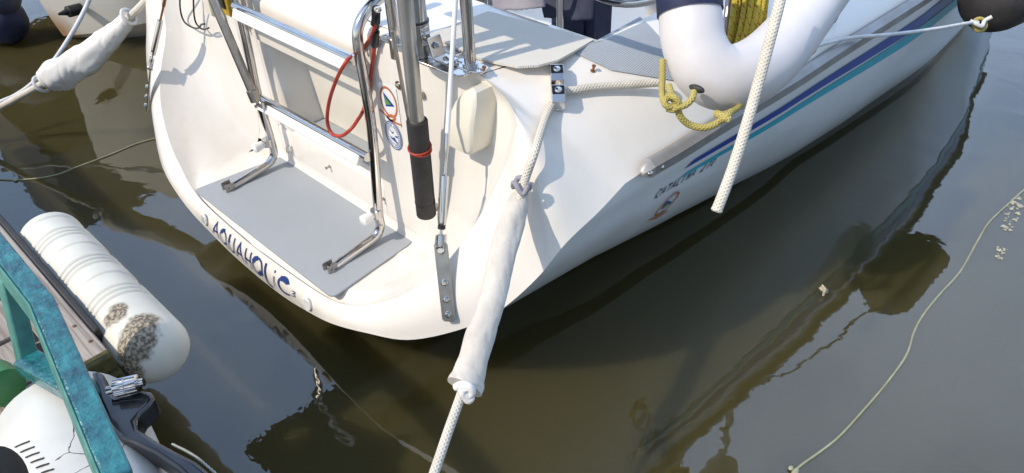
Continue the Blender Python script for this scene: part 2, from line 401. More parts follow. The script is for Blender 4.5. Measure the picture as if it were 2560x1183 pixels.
def hull_x(y, z):
    """half-breadth of the topsides at y, z"""
    pr = [hull_pt(e, y) for e in EC]
    if y < .2:
        t = max(y, 0) / .2
    for a, b in zip(pr[::-1], pr[::-1][1:]):
        if b.z <= z <= a.z + 1e-6:
            return b.x + (a.x - b.x) * ((z - b.z) / max(a.z - b.z, 1e-6))
    return pr[-1].x
def on_hull(px, py, off=.0):
    """where the sight line of a photo pixel meets the starboard topsides"""
    r = ray(px, py); lo, hi = .5, 4.0; d = lo
    while d < hi:
        p = CAM + r * d
        if p.z < lerp_tab(ZS, p.y) and p.x < hull_x(p.y, p.z): break
        d += .004
    p = CAM + r * d
    return V(hull_x(p.y, p.z) + off, p.y, p.z)

# ---- deck moulding: transom band + quarters (edge to lip), recess sides, floor, back wall, side decks
NT = 15
def quarter(i, t):
    e, k = EC[i], KC[i]; s = i / (NS - 1)
    p = e.lerp(k, t); wdt = (k - e).length
    out = V(.45, -1, .45) if s < .62 else V(.45, -1, .45).lerp(V(.55, -.55, .95), (s - .62) / .38)
    out = out.normalized(); out.x *= min(1, e.x / .45)
    return p + out * (wdt * (.16 - .075 * min(1, max(0, (s - .35) / .25))) * math.sin(math.pi * (t ** 1.1)))
QR = [[quarter(i, t / NT) for t in range(NT + 1)] for i in range(NS)]
# lip: round over from the band into the recess
IC_pts = [(0, -.262, .196), (.14, -.262, .196), (.26, -.262, .196), (.345, -.252, .196), (.395, -.215, .196), (.425, -.14, .197), (.435, -.06, .20), (.432, -.014, .235), (.41, -.002, .35), (.40, -.002, .50), (.40, -.002, .64), (.40, .010, .787)]
IC = crom(IC_pts, NS)
def recess(i, t):
    k, q = KC[i], IC[i]; s = i / (NS - 1); p = k.lerp(q, t); wdt = (q - k).length
    if s > .3:
        # the wall falls away steeply behind the rim, then runs flat to the back wall
        k_ = min(1, (s - .3) / .2)
        amp = (.20 * wdt * (1 - k_) + .030 * k_) * (1 if s < .9 else max(0, (1 - s) / .1))
        d = V(-.3, -1, 1.1).normalized().lerp(V(0, -1, .15), k_).normalized()
        return p - d * amp * math.sin(math.pi * min(1, t) ** .45) - d * 0
    return p - V(0, 0, .012 * math.sin(math.pi * t ** .5) * min(1, s / .05 + .4))
SR = [[recess(i, t / 12) for t in range(13)] for i in range(NS)]
dk = MB().grid(QR).grid(mirror(QR)).grid(SR).grid(mirror(SR))
# floor of the recess and the foot of the back wall
foot = [p for p in IC if p.z < .2005]
fl = [[V(-p.x, p.y, p.z) .lerp(p, u / 10) for u in range(11)] for p in foot]
dk.grid(fl)
dk.grid([[V(x, -.0602, .200), V(x, -.03, .1985), V(x, -.010, .2005), V(x, -.002, .210), V(x, 0, .235)] for x in (-.435, -.3, 0, .24, .435)])
# right and left blocks of the back wall, rounded over into the seat tops
prof = [(0, .235), (0, .5), (0, .765), (.003, .781), (.012, .794), (.028, .800)]
for x0, x1 in ((.235, .404), (-.404, -.295)):
    sg = 1 if x0 > 0 else -1; xin = x0 if sg > 0 else x1
    zz_ = [.2355 + (.64 - .2355) * k / 14 for k in range(15)]
    def icp(z):
        q = min((p for p in IC[NS // 3:]), key=lambda p: abs(p.z - z)); return q
    dk.grid([[V(xin, 0, z), V(sg * .36, 0, z), V(sg * (icp(z).x + .004), icp(z).y + .0005, z)] for z in zz_] + [[V(xin, y, z), V(sg * .36, y, z), V(sg * .404, y, z)] for y, z in prof[2:]])
# block flanks towards the middle
dk.add([(.235, 0, .235), (.235, .3, .235), (.235, .3, .80), (.235, .028, .80), (.235, .012, .794), (.235, .003, .781), (.235, 0, .765)], [tuple(range(7))])
dk.add([(-.295, 0, .235), (-.295, .14, .235), (-.295, .14, .80), (-.295, .028, .80), (-.295, 0, .765)], [tuple(range(5))])
# seat tops at the corners and the side decks
KT = KC[-1]; CY1 = .285                        # front edge of the corner seat
for sx in (1, -1):
    x0 = .235 if sx > 0 else .295
    dk.grid([[V(sx * x, y, .80 + .004 * math.sin(x * 9)) for y in (.028, .12, CY1)] for x in (x0, .4, .52, .6)])
    dk.grid([[V(sx * p.x, p.y, p.z) for p in SR[-1]], [V(sx * (.40 + (.6 - .40) * (1 - t / 12)), .028, .803 + .0005) for t in range(13)]])
    dk.grid([[V(sx * .6, .028, .8 + .004 * math.sin(5.4)), V(sx * .6, .12, .803), V(sx * .6, CY1, .803)], [V(sx * KT.x, KT.y, KT.z), V(sx * .69, .15, .803), V(sx * .745, CY1, .803)]])
    dk.add([(sx * x0, CY1, .80), (sx * .745, CY1, .80), (sx * .745, CY1, .36), (sx * x0, CY1, .36)], [(0, 1, 2, 3)])
def deck_inner(v):
    if v < .12: t = v / .12; return V(KT.x, KT.y, KT.z).lerp(V(.745, CY1, .803), t)
    return V(.745, CY1 + (v - .12) / .88 * 3.2, .803)
DR = []
for j in range(41):
    v = j / 40
    b = deck_inner(v); yo = .114 + v * (CY1 + 3.2 - .114)
    a = V(lerp_tab(XS, yo), yo, lerp_tab(ZS, yo)); row = []
    for t in range(NT + 1):
        u = t / NT
        p = a.lerp(b, u); wd = (b - a).length
        up = V(.55, -.55 * max(0, 1 - v * 6), .95).normalized()
        row.append(p + up * wd * (.065 + .045 * min(1, v * 5)) * math.sin(math.pi * u ** (1.1 - .45 * min(1, v * 5))))
    DR.append(row)
DR[0] = QR[-1]
dk.grid(DR).grid(mirror(DR))
for sx in (1, -1):
    dk.add([(sx * .745, CY1, .803), (sx * .745, CY1 + 3.2, .803), (sx * .745, CY1 + 3.2, .3), (sx * .745, CY1, .3)], [(0, 1, 2, 3)])
dk.add([(-.745, .2, .34), (.745, .2, .34), (.745, 2.2, .34), (-.745, 2.2, .34)], [(0, 1, 2, 3)])
# foredeck and a simple cabin further forward
dk.grid([[V(s_ * lerp_tab(XS, y), y, lerp_tab(ZS, y) + .10 * (1 - s_ * s_) * min(1, lerp_tab(XS, y) * 2)) for s_ in (-1, -.6, -.2, .2, .6, 1)] for y in (3.48, 4.2, 5, 5.7, 6.35)])
deck = dk.build('deck', M['gel'], boat, smooth=42)
cb = MB()
pl = [(2.2, .66), (2.5, .70), (3.4, .62), (4.4, .40), (4.9, .28)]
cb.grid([[V(-wd - .05, y, .62), V(-wd, y, .92 - (y - 2.2) * .03), V(-wd * .6, y, .98 - (y - 2.2) * .04), V(0, y, 1.0 - (y - 2.2) * .045), V(wd * .6, y, .98 - (y - 2.2) * .04), V(wd, y, .92 - (y - 2.2) * .03), V(wd + .05, y, .62)] for y, wd in pl])
cb.add([(-.71, 2.2, .34), (.71, 2.2, .34), (.66, 2.2, .92), (0, 2.2, 1.0), (-.66, 2.2, .92)], [(0, 1, 2, 3, 4)])
cb.build('cabin', M['gel'], boat, smooth=42)

# ---- middle of the back wall: step ledge, locker recess, overhanging lid, stern seat
mb = MB()
X0, X1 = -.296, .236
def strip(prof, x0, x1, n=2):
    mb.grid([[V(x0 + (x1 - x0) * k / (n - 1), y, z) for y, z in prof] for k in range(n)])
ZO0, ZO1 = .345, .622                                   # opening: bottom and top
strip([(0, .235), (0, .322), (.004, .335), (.014, .343), (.030, ZO0)], X0, X1)
strip([(.030, ZO0), (.115, ZO0 + .003)], X0 + .03, X1)
# slanted, rounded jamb on the port side of the opening
rows = []
for z, xo in ((.335, -.205), (.345, -.202), (.40, -.216), (.5, -.240), (ZO1 + .02, -.272)):
    rows.append([V(X0, 0, z), V(xo - .022, 0, z), V(xo - .010, .003, z), V(xo - .002, .012, z), V(xo + .004, .03, z), V(xo + .020, .112, z)])
mb.grid(rows)
mb.add([(-.30, .112, .34), (X1, .112, .34), (X1, .112, .66), (-.30, .112, .66)], [(0, 1, 2, 3)])
strip([(.112, ZO1 + .008), (.02, ZO1 + .004), (.012, ZO1 + .012), (.012, .716), (.016, .732), (.032, .745), (.10, .749), (.30, .752), (.42, .753), (.43, .74), (.43, .34)], X0, X1)
mb.build('stern_seat', M['gel'], deck, smooth=50)
lid = MB(); lid.box((-.018, -.001, .648), (.506, .024, .054), bev=.006)
lid.build('locker_lid', M['creampanel'], deck)
door = MB(); dpts = [at(728, 131, y=.10), at(783, 290, y=.10)]
sl_ = (dpts[1].x - dpts[0].x) / (dpts[1].z - dpts[0].z); xd = lambda z: dpts[0].x + (z - dpts[0].z) * sl_
door.prism([V(xd(.352), .100, .352), V(X1 - .003, .100, .352), V(X1 - .003, .100, .62), V(xd(.62), .100, .62)], (0, .009, 0))
door.build('locker_door', M['creampanel'], deck, smooth=0, bevel=.002)
lg = MB(); lg.box((-.004, .066, ZO0 + .0035), (.385, .070, .004), rot=Matrix.Rotation(R_(2.0), 3, 'X'), bev=.001)
lg.build('nonskid_pad', M['mat'], deck)

# ---- nonskid pad on the platform: rounded quadrilateral traced on the platform at its real height
def rounded(poly, r, n=5):
    out = []; m = len(poly)
    for i in range(m):
        p, a, b = Vector(poly[i]), Vector(poly[i - 1]), Vector(poly[(i + 1) % m])
        u = (a - p).normalized() * r; v = (b - p).normalized() * r
        for k in range(n + 1):
            t = k / n; out.append((p + u).lerp(p, t).lerp(p.lerp(p + v, t), t))
    return out
zf = .2022
# the front edge of the pad is gently bowed
fr = [at(485 + (830 - 485) * t, 475 + (745 - 475) * t + 9 * math.sin(math.pi * t), z=zf) for t in (0, .25, .5, .75, 1)]
pp = rounded([fr[0], at(703, 391, z=zf), at(1037, 601, z=zf), fr[4]], .02)
MB().prism([V(p.x, p.y, zf - .004) for p in pp], (0, 0, .005)).build('nonskid_pad', M['mat'], deck, smooth=0)
# nonskid pads of the corner seat and side deck (photo outlines, laid on the deck surface)
def deck_z(x, y):
    best = None
    for r in QR[NS * 2 // 3:] + DR[:14]:
        for p in r:
            d = (p.x - x) ** 2 + (p.y - y) ** 2
            if best is None or d < best[0]: best = (d, p.z)
    return best[1]
def hit(mb_, px, py, off=0.0):
    """sight line to a mesh under construction"""
    from mathutils.bvhtree import BVHTree
    t = BVHTree.FromPolygons([tuple(v) for v in mb_.v], mb_.f); r = ray(px, py); loc, nn, _, _ = t.ray_cast(CAM, r.normalized())
    if loc is None: return None, None
    if nn.dot(r) > 0: nn = -nn
    return loc + nn * off, nn
def on_surf(px, py, rows, off=0):
    """sight line to the surface of a row grid (fine sampling of its facets)"""
    from mathutils.geometry import intersect_ray_tri as it
    r = ray(px, py); best = None
    for a, b in zip(rows, rows[1:]):
        for j in range(len(a) - 1):
            for tri in ((a[j], a[j + 1], b[j + 1]), (a[j], b[j + 1], b[j])):
                h = it(tri[0], tri[1], tri[2], r, CAM, True)
                if h is not None:
                    d = (h - CAM).length
                    if best is None or d < best[0]:
                        nn = (tri[1] - tri[0]).cross(tri[2] - tri[0]).normalized()
                        if nn.dot(r) > 0: nn = -nn
                        best = (d, h, nn)
    if best is None: return None
    return best[1] + best[2] * off
AFT = QR[NS // 2:] + DR[1:]
def deck_at(px, py, off=0): 
    p = on_surf(px, py, AFT, off)
    return p if p is not None else at(px, py, z=.80 + off)
sp = [at(x, y, z=.8045) for x, y in ((1075, 86), (1220, 30), (1345, 62), (1484, 101), (1431, 132), (1395, 152), (1345, 165), (1295, 168), (1240, 158), (1180, 142))]
MB().prism([p - V(0, 0, .003) for p in sp], (0, 0, .005)).build('nonskid_pad', M['creamskid'], deck, smooth=0)
rows = []
for v in range(17):
    row = []
    for u in range(9):
        q0, q1 = Vector((1433 + (1600 - 1433) * v / 16, 133 + (42 - 133) * v / 16)), Vector((1433 + 40 * min(1, v / 3) + (1760 - 1473) * v / 16, 133 + 36 * min(1, v / 3) + (215 - 169) * v / 16))
        q = q0.lerp(q1, u / 8); row.append(deck_at(q.x, q.y, .003))
    rows.append(row)
MB().grid(rows).build('nonskid_pad', M['mat'], deck, smooth=60)

# ---- rub rail with its end cap
rail = MB(); YR = [.175] + [.2 + .05 * k for k in range(80)]
rows = []
for y in YR:
    xs, zs = lerp_tab(XS, y), lerp_tab(ZS, y)
    rows.append([V(xs - .006, y, zs + .022), V(xs + .004, y, zs + .027), V(xs + .013, y, zs + .025), V(xs + .021, y, zs + .017), V(xs + .024, y, zs + .016), V(xs + .024, y, zs - .006), V(xs - .004, y, zs - .009)])
rail.grid(rows).add(rows[0], [tuple(range(7))])
rr_ = rail.build('rub_rail', M['railgrey'], boat, smooth=35)
rail2 = MB(); rail2.grid(mirror(rows)); rail2.build('rub_rail', M['railgrey'], boat, smooth=35)
cap = MB(); c0 = rows[0]
tip = V(c0[3].x - .012, .150, c0[3].z - .010); cc0 = sum(c0, V(0, 0, 0)) / 7
capr = []
for t, k in ((-.05, 1.0), (.0, 1.05), (.5, .95), (.85, .62), (.98, .35), (1.0, .0)):
    capr.append([tip.lerp(cc0, 1 - max(t, 0)) + V(0, .006 if t < 0 else 0, 0) + (p - cc0) * k * (1 - .25 * max(t, 0)) for p in c0])
cap.grid(capr); cap.build('rail_end_cap', M['whitemetal'], rr_, smooth=45)
sc = MB(); sc.lathe(V(c0[3].x + .001, .162, c0[3].z - .010), (1, -.3, .1), [(-.004, .006), (.002, .006), (.004, .004), (.0045, 0)], 12)
sc.build('screw', M['steel'], rr_); sc = MB(); sc.lathe(V(c0[3].x + .004, .200, c0[3].z - .012), (1, 0, .1), [(-.004, .005), (.002, .005), (.004, .003), (.0045, 0)], 12)
sc.build('screw', M['steel'], rr_)

# ---- hull stripes, boot stripe, name and emblem
def zline(p0, p1):
    a, b = on_hull(*p0), on_hull(*p1)
    return lambda y: a.z + (b.z - a.z) * (y - a.y) / (b.y - a.y), a.y
def stripe(top, bot, material):
    (ft, y0), (fb, y1) = zline(*top), zline(*bot)
    damp = lambda f, y: f(y) if y < 1.7 else f(1.7) + (y - 1.7) * .03
    P = lambda y, z: V(hull_x(y, z) + .0026, y, z)
    ys = [y for y in YS if y > max(y0, y1) + .02 and y < 5.3]
    rows = [[P(y0, damp(ft, y0)), P((y0 + y1) / 2, (damp(ft, y0) + damp(fb, y1)) / 2), P(y1, damp(fb, y1))]]
    for y in ys: rows.append([P(y, damp(ft, y)), P(y, (damp(ft, y) + damp(fb, y)) / 2), P(y, damp(fb, y))])
    MB().grid(rows).build('hull_stripe', material, hull)
    MB().grid(mirror(rows)).build('hull_stripe', material, hull)
stripe(((1734, 398), (2235, 84)), ((1708, 422), (2238, 104)), M['stripeblue'])
stripe(((1718, 428), (2240, 107)), ((1690, 450), (2243, 125)), M['stripeteal'])
# lettering drawn from strokes: each letter is a list of (polyline, width) in a unit box
GL = {'A': [([(0, 0), (.42, 1), (.84, 0)], .11), ([(.18, .36), (.66, .36)], .10)],
      'B': [([(.1, 0), (.1, 1)], .12)], 'C': [([(.8, .82), (.6, .98), (.35, .98), (.12, .75), (.05, .45), (.15, .15), (.4, .02), (.7, .08)], .13)],
      'T': [([(.0, .95), (.9, .95)], .13), ([(.45, .95), (.45, 0)], .13)], 'L': [([(.12, 1), (.12, .06), (.75, .06)], .13)],
      'I': [([(.3, 0), (.3, 1)], .14)], 'N': [([(.1, 0), (.1, 1), (.75, 0), (.75, 1)], .12)],
      '2': [([(.08, .78), (.3, .97), (.6, .95), (.72, .72), (.5, .42), (.08, .05), (.8, .05)], .12)],
      '7': [([(.05, .94), (.78, .94), (.35, 0)], .13)], '0': [([(.4, .97), (.12, .75), (.1, .3), (.4, .03), (.68, .3), (.7, .75), (.4, .97)], .12)],
      'Q': [([(.45, .86), (.15, .7), (.05, .42), (.2, .1), (.5, .02), (.78, .2), (.84, .5), (.7, .75), (.45, .86)], .09), ([(.62, .22), (.98, -.14)], .11), ([(.12, .66), (.28, .86), (.5, .93)], .22)],
      'U': [([(.08, 1), (.08, .35), (.2, .08), (.45, .0), (.68, .1), (.78, .38), (.78, 1)], .11), ([(.11, 1), (.11, .5)], .16)],
      'H': [([(.1, 0), (.1, 1)], .12), ([(.8, 0), (.8, 1)], .12), ([(.1, .45), (.8, .45)], .10)],
      'O': [([(.5, .98), (.18, .82), (.05, .5), (.18, .14), (.5, .0), (.84, .16), (.95, .5), (.82, .84), (.5, .98)], .10), ([(.08, .62), (.2, .84), (.42, .95)], .24), ([(.55, .06), (.8, .18), (.9, .38)], .26)],
      'K': [([(.12, 1), (.18, .5), (.14, .05)], .20), ([(.14, .06), (.8, .05)], .09)],
      'i': [([(.3, 0), (.3, .64)], .14), ([(.3, .84), (.3, .98)], .16)],
      'c': [([(.86, .74), (.6, .95), (.3, .92), (.08, .6), (.1, .3), (.35, .04), (.8, .02), (1.0, .1)], .12), ([(.18, .78), (.42, .84), (.76, .78)], .30)],
      '3': [([(.1, .9), (.45, .98), (.68, .78), (.35, .55), (.7, .35), (.6, .08), (.2, .02), (.02, .15)], .13)]}
def ribbon(poly, wd, n=None):
    P = [Vector((a, b)) for a, b in poly]; n = n or max(2, len(P) * 4 - 3)
    if len(P) > 4 and n != len(P): P = [Vector((q.x, q.y)) for q in crom([(a.x, a.y, 0) for a in P], n)]
    rows = []
    for i in range(len(P)):
        d0 = (P[i] - P[i - 1]).normalized() if i else (P[1] - P[0]).normalized()
        d1 = (P[i + 1] - P[i]).normalized() if i < len(P) - 1 else d0
        d = (d0 + d1).normalized() if (d0 + d1).length > .1 else d1
        nrm = Vector((-d.y, d.x)); kk = 1 / max(.55, nrm.dot(Vector((-d1.y, d1.x))))
        rows.append((P[i] + nrm * wd / 2 * kk, P[i] - nrm * wd / 2 * kk))
    return rows
def write(mb_, ch, f, bold=1.0):
    """f maps a point of the unit box onto the surface"""
    for k, (poly, wd) in enumerate(GL[ch]):
        dense = []
        for a, b in zip(poly, poly[1:]):
            for t in range(3): dense.append((a[0] + (b[0] - a[0]) * t / 3, a[1] + (b[1] - a[1]) * t / 3))
        dense.append(poly[-1])
        rb = ribbon(poly if len(poly) > 4 else dense, wd * bold, None if len(poly) > 4 else len(dense))
        for (a0, b0), (a1, b1) in zip(rb, rb[1:]):
            mb_.add([f(*a0, k), f(*b0, k), f(*b1, k), f(*a1, k)], [(0, 1, 2, 3)])
ct = MB(); cx = 0
ca, cb2 = on_hull(1634, 496), on_hull(1784, 410)
ctn = 'CATALINA 270'
for i, ch in enumerate(ctn):
    if ch == ' ': continue
    def f(u, v, k, i=i):
        t = (i + u * .80 + v * .25) / len(ctn)
        y = ca.y + (cb2.y - ca.y) * t; z = ca.z + (cb2.z - ca.z) * t + v * .024
        return V(hull_x(y, z) + .0022 + k * .0002, y, z)
    write(ct, ch, f, 1.7)
ct.build('model_lettering', M['darkletter'], hull, smooth=0)
# boat name on the transom band
def band(px, py):
    p = on_surf(px, py, QR + mirror(QR)[::-1], .0025)
    return p
QALL = mirror(QR)[::-1] + QR
nm = MB(); nz_ = MB()
# reading line of the letters: feet of each letter in the photo, and their heights
def surf_all(px, py): return on_surf(px, py, QALL, .0028)
def band_pt(x, t, k=0):
    """point of the transom band: x athwartships, t from the lower edge (0) to the lip (1)"""
    ax_ = abs(x); lo = 0
    for i in range(NS - 1):
        xa = EC[i].x + (KC[i].x - EC[i].x) * t; xb = EC[i + 1].x + (KC[i + 1].x - EC[i + 1].x) * t
        if xa <= ax_ <= xb: lo = i; break
    f = (ax_ - xa) / max(xb - xa, 1e-6); q = quarter(lo, t).lerp(quarter(lo + 1, t), f)
    return V(x, q.y - .0028 - .0002 * k, q.z)
LET = [('A', 537, 0), ('Q', 554, 0), ('U', 574, 0), ('A', 593, 0), ('H', 614, 0), ('O', 634, 0), ('K', 662, 0), ('i', 683, 0), ('c', 698, 0), ('3', 731, 0), ('', 746, 0)]
def bandx(px):
    """athwartships position of a photo column along the lettering"""
    py = 578 + (px - 531) * .80; q = on_surf(px, py, QALL); return q.x
for (ch, p0, _), (c2_, p1, _) in zip(LET, LET[1:]):
    x0, x1 = bandx(p0), bandx(p1); t0, t1 = (.30, .86) if ch != '3' else (.38, .60)
    if ch == 'K': t0 = .12
    write(nm, ch, lambda u, v, k: band_pt(x0 + (x1 - x0) * .90 * u - (x1 - x0) * .12 * (1 - v), t0 + (t1 - t0) * v, k))
nm.build('name_lettering', M['lettering'], deck, smooth=0)
# emblem discs: rope ring, burgee, knot
def emblem(origin, ux, uy, nrm, parent, plate=True):
    o = Vector(origin); ux = Vector(ux); uy = Vector(uy); nrm = Vector(nrm).normalized()
    P = lambda u, v, h: o + ux * u + uy * v + nrm * h
    if plate:
        e0 = MB().prism([P(u, v, .0008) for u, v in ((-.82, -1.15), (.82, -1.15), (.82, 1.15), (-.82, 1.15))], nrm * .0006).build('emblem', M['decalwhite'], parent, smooth=0)
    ring = MB(); N = 40; rows = []
    for k in range(N + 1):
        a = 2 * math.pi * k / N
        rows.append([P(.62 * math.cos(a), .78 * math.sin(a) + .12, .0022), P(.74 * math.cos(a), .92 * math.sin(a) + .12, .0022)])
    ring.grid(rows)
    kn = [(-.95, -.62), (-.5, -.78), (0, -.98), (.4, -.7), (.1, -.62), (-.3, -.9), (.3, -.98), (.85, -.95)]
    for (a0, b0), (a1, b1) in zip(ribbon(kn, .13), ribbon(kn, .13)[1:]):
        ring.add([P(*a0, .0027), P(*b0, .0027), P(*b1, .0027), P(*a1, .0027)], [(0, 1, 2, 3)])
    r_ = ring.build('emblem_ring' if plate else 'emblem', M['orange'], e0 if plate else parent, smooth=0)
    par = e0 if plate else parent
    MB().add([P(-.38, .62, .0022), P(-.30, -.22, .0022), P(.48, .02, .0022)], [(0, 1, 2)]).build('burgee_border', M['stripeblue'], par, smooth=0)
    MB().add([P(-.31, .44, .0027), P(-.26, -.10, .0027), P(.22, .04, .0027)], [(0, 1, 2)]).build('burgee', M['green'], par, smooth=0)
pc = at(974, 260, y=0); px_ = at(999, 266, y=0) - pc; py_ = at(971, 223, y=0) - pc
emblem(pc + V(0, -.0004, 0), V(px_.length * 1.12, 0, 0), V(0, 0, .046), (0, -1, 0), boat)
hc = on_hull(1664, 513)
def tang(y, z): 
    a, b = V(hull_x(y + .01, z), y + .01, z), V(hull_x(y - .01, z), y - .01, z)
    c, d = V(hull_x(y, z + .01), y, z + .01), V(hull_x(y, z - .01), y, z - .01)
    return (a - b).normalized(), (c - d).normalized()
ty, tz = tang(hc.y, hc.z); hn = ty.cross(tz); hn = hn if hn.x > 0 else -hn
emblem(hc, ty * .044, tz * .052, hn, hull, plate=False)
# blue round seal sticker
so = at(985, 338, y=-.0004)
sl = MB(); N = 40
sl.prism([so + V(.033 * math.cos(2 * math.pi * k / N), -.0008, .041 * math.sin(2 * math.pi * k / N)) for k in range(N)], (0, -.0006, 0))
seal = sl.build('seal_sticker', M['decalwhite'], boat, smooth=0)
rg = MB()
for r0, r1 in ((.93, 1.0), (.82, .87), (.585, .61)):
    rg.grid([[so + V(.033 * r * math.cos(2 * math.pi * k / N), -.0022, .041 * r * math.sin(2 * math.pi * k / N)) for r in (r0, r1)] for k in range(N + 1)])
for k in range(30):
    if k in (7, 22): continue
    a = 2 * math.pi * k / 30
    rg.add([so + V(.033 * r * math.cos(a + da), -.0022, .041 * r * math.sin(a + da)) for r, da in ((.66, -.05), (.76, -.05), (.76, .05), (.66, .05))], [(0, 1, 2, 3)])
def fig(pts): rg.add([so + V(.033 * u, -.0024, .041 * v) for u, v in pts], [tuple(range(len(pts)))])
fig([(-.42, -.12), (-.1, -.2), (.12, -.1), (.2, -.25), (.5, -.5), (.1, -.42), (-.3, -.3)]); fig([(-.5, .45), (-.1, .2), (.1, .3), (.06, .16), (-.1, .1), (-.42, .36)]); fig([(.16, .02), (.42, .1), (.56, .02), (.5, -.08), (.3, -.04)])
rg.build('seal_print', M['sealblue'], seal, smooth=0)

# ---- drain fittings on the transom band
def disc(mb_, p, n, r, h, dish=True):
    pr = [(-.002, r), (h * .6, r), (h, r * .92), (h, r * .72), (h * .55, r * .64), (h * .45, r * .3), (h * .45, 0)] if dish else [(-.002, r), (h * .7, r), (h, r * .6), (h, 0)]
    mb_.lathe(p, n, pr, 24)
for p in ((513, 548), (770, 759)):
    q = surf_all(*p) if surf_all(*p) is not None else V(.278, -.318, .15)
    d_ = MB(); disc(d_, V(q.x, q.y, q.z), (0.05 if q.x > 0 else -.05, -1, .12), .0195, .0045); d_.build('drain_fitting', M['whiteplastic'], deck)

# ---- chain plates and backstay legs
CT, CB = V(.688, -.170, .474), V(.742, -.213, .311)
def backstay(sx, big):
    g = lambda v: V(sx * v.x, v.y, v.z)
    ax = (CT - CB).normalized(); nr = V(.47, -.78, .40); nr = (nr - ax * nr.dot(ax)).normalized(); wv = ax.cross(nr)
    c = MB(); hw = .0155
    pts = []
    for u, v in ((-.008, -1), (0.004, -1.0), (0, 0), ):
        pass
    ln = (CT - CB).length
    outl = [(-hw, .006), (-hw * .7, 0), (hw * .7, 0), (hw, .006), (hw, ln), (hw * .6, ln + .012), (-hw * .6, ln + .012), (-hw, ln)]
    c.prism([g(CB + wv * a + ax * b + nr * .010) for a, b in outl], g(nr * .005))
    cp = c.build('chain_plate', M['brushed'], boat, smooth=0, bevel=.0012)
    for t in (.10, .30, .52):
        b_ = MB(); p = CB + ax * ln * t + nr * .014
        b_.lathe(g(p), g(nr), [(-.002, .0085), (.002, .0085), (.0022, .0065), (.008, .0065), (.0095, .004), (.0095, 0)], 6); b_.build('bolt', M['steel'], cp, smooth=20)
    b_ = MB(); p = CB + ax * ln * .94 + nr * .010
    b_.lathe(g(p - nr * .004), g(nr), [(0, .009), (.012, .009), (.016, .006), (.016, 0)], 16); b_.build('clevis_pin', M['steel'], cp)
    # turnbuckle and wire, running up and forward to the masthead
    st = CT + ax * .002 + nr * .013
    d = V(-.245, .455, 1).normalized()
    if big: d = (at(1139, 0, x=.585 + .0) - st).normalized()
    P = lambda h: g(st + d * h)
    t_ = MB()
    t_.tube([P(.0), P(.02)], .008, 12).tube([P(.016), P(.05)], .0035, 10)
    for s2 in (-1, 1): t_.box(g(st + d * .006 + wv * s2 * .009), (.004, .014, .03), rot=d.to_track_quat('Z', 'Y').to_matrix(), bev=.001)
    tb = t_.build('turnbuckle', M['steel'], boat)
    MB().tube([P(.040), P(.046), P(.050), P(.150), P(.153)], [.006, .0085, .0092, .0092, .006], 16).build('turnbuckle_body', M['steel'], tb)
    MB().tube([P(.034), P(.043)], .0085, 12).build('lock_collar', M['black' if big else 'steel'], tb)
    MB().tube([P(.150), P(.195), P(.2), P(.245)], [.0035, .0035, .0055, .0045], 10).build('threaded_rod', M['copper' if not big else 'steel'], tb)
    MB().tube([P(.24), P(2.6)], .0052 if big else .003, 10).build('backstay_wire', M['whiteplastic' if big else 'brushed'], boat)
backstay(1, True); backstay(-1, False)

# ---- boarding ladder
lad = MB()
def upright(X, pts, top):
    P = [at(px, py, x=X) for px, py in pts]
    return crom(P + top, 60)
UL = upright(-.28, ((575, 470), (640, 430), (672, 408), (684, 385), (677, 350), (645, 240), (622, 130), (600, 30)), [V(-.28, -.034, .80), V(-.28, .02, .87), V(-.28, .10, .90)])
UR = upright(.275, ((830, 672), (905, 617), (940, 590), (951, 562), (946, 530), (930, 330), (913, 220), (896, 120)), [V(.275, -.020, .812), V(.275, .024, .848), V(.275, .075, .862), V(.275, .14, .87)])
ladder = bpy.data.objects.new('ladder', None); COL.objects.link(ladder); ladder.parent = boat; ladder.empty_display_size = .1
for U in (UL, UR): MB().tube(U, .0132, 16).build('ladder_rail', M['steel'], ladder, smooth=60)
for zl, zr in ((at(592, 14, x=-.28), at(893, 150, x=.275)), (at(648, 240, x=-.28), at(925, 391, x=.275))):
    r_ = MB(); r_.tube([zl + V(0, -.006, 0), zr + V(0, -.006, 0)], .0125, 14)
    rung = r_.build('rung', M['steel'], ladder, smooth=60)
    a, b = zl + V(.012, -.016, -.014), zr + V(-.022, -.016, -.014)
    t_ = MB(); mid = (a + b) / 2; rot = (b - a).to_track_quat('X', 'Z').to_matrix()
    t_.box(mid, ((b - a).length, .020, .030), rot=rot @ Matrix.Rotation(R_(-22), 3, 'X'), bev=.003)
    o = t_.build('step_tread', M['whiteplastic'], ladder)
for U, kn in ((UL, at(668, 356, x=-.28)), (UR, at(941, 533, x=.275))):
    X = U[0].x; f_ = MB(); p = U[0]
    f_.box(p + V(0, -.012, -.0075), (.022, .060, .003), bev=.0008)
    for s2 in (-1, 1): f_.box(p + V(s2 * .012, -.004, .007), (.003, .030, .030), bev=.001)
    f_.tube([p + V(-.017, -.006, .006), p + V(.017, -.006, .006)], .0045, 10)
    f_.build('foot_bracket', M['brushed'], ladder)
    k_ = MB(); k_.lathe(kn + V(0, -.010, 0), (0, -1, -.02), [(-.002, .009), (.006, .009), (.008, .012), (.03, .0155), (.036, .0150), (.0385, .011), (.0385, 0)], 18)
    k_.build('standoff_bumper', M['whiteplastic'], ladder)
    c_ = MB(); c_.tube([kn + V(0, .0, -.012), kn + V(0, 0, .012)], .0155, 14); c_.build('clamp', M['steel'], ladder)
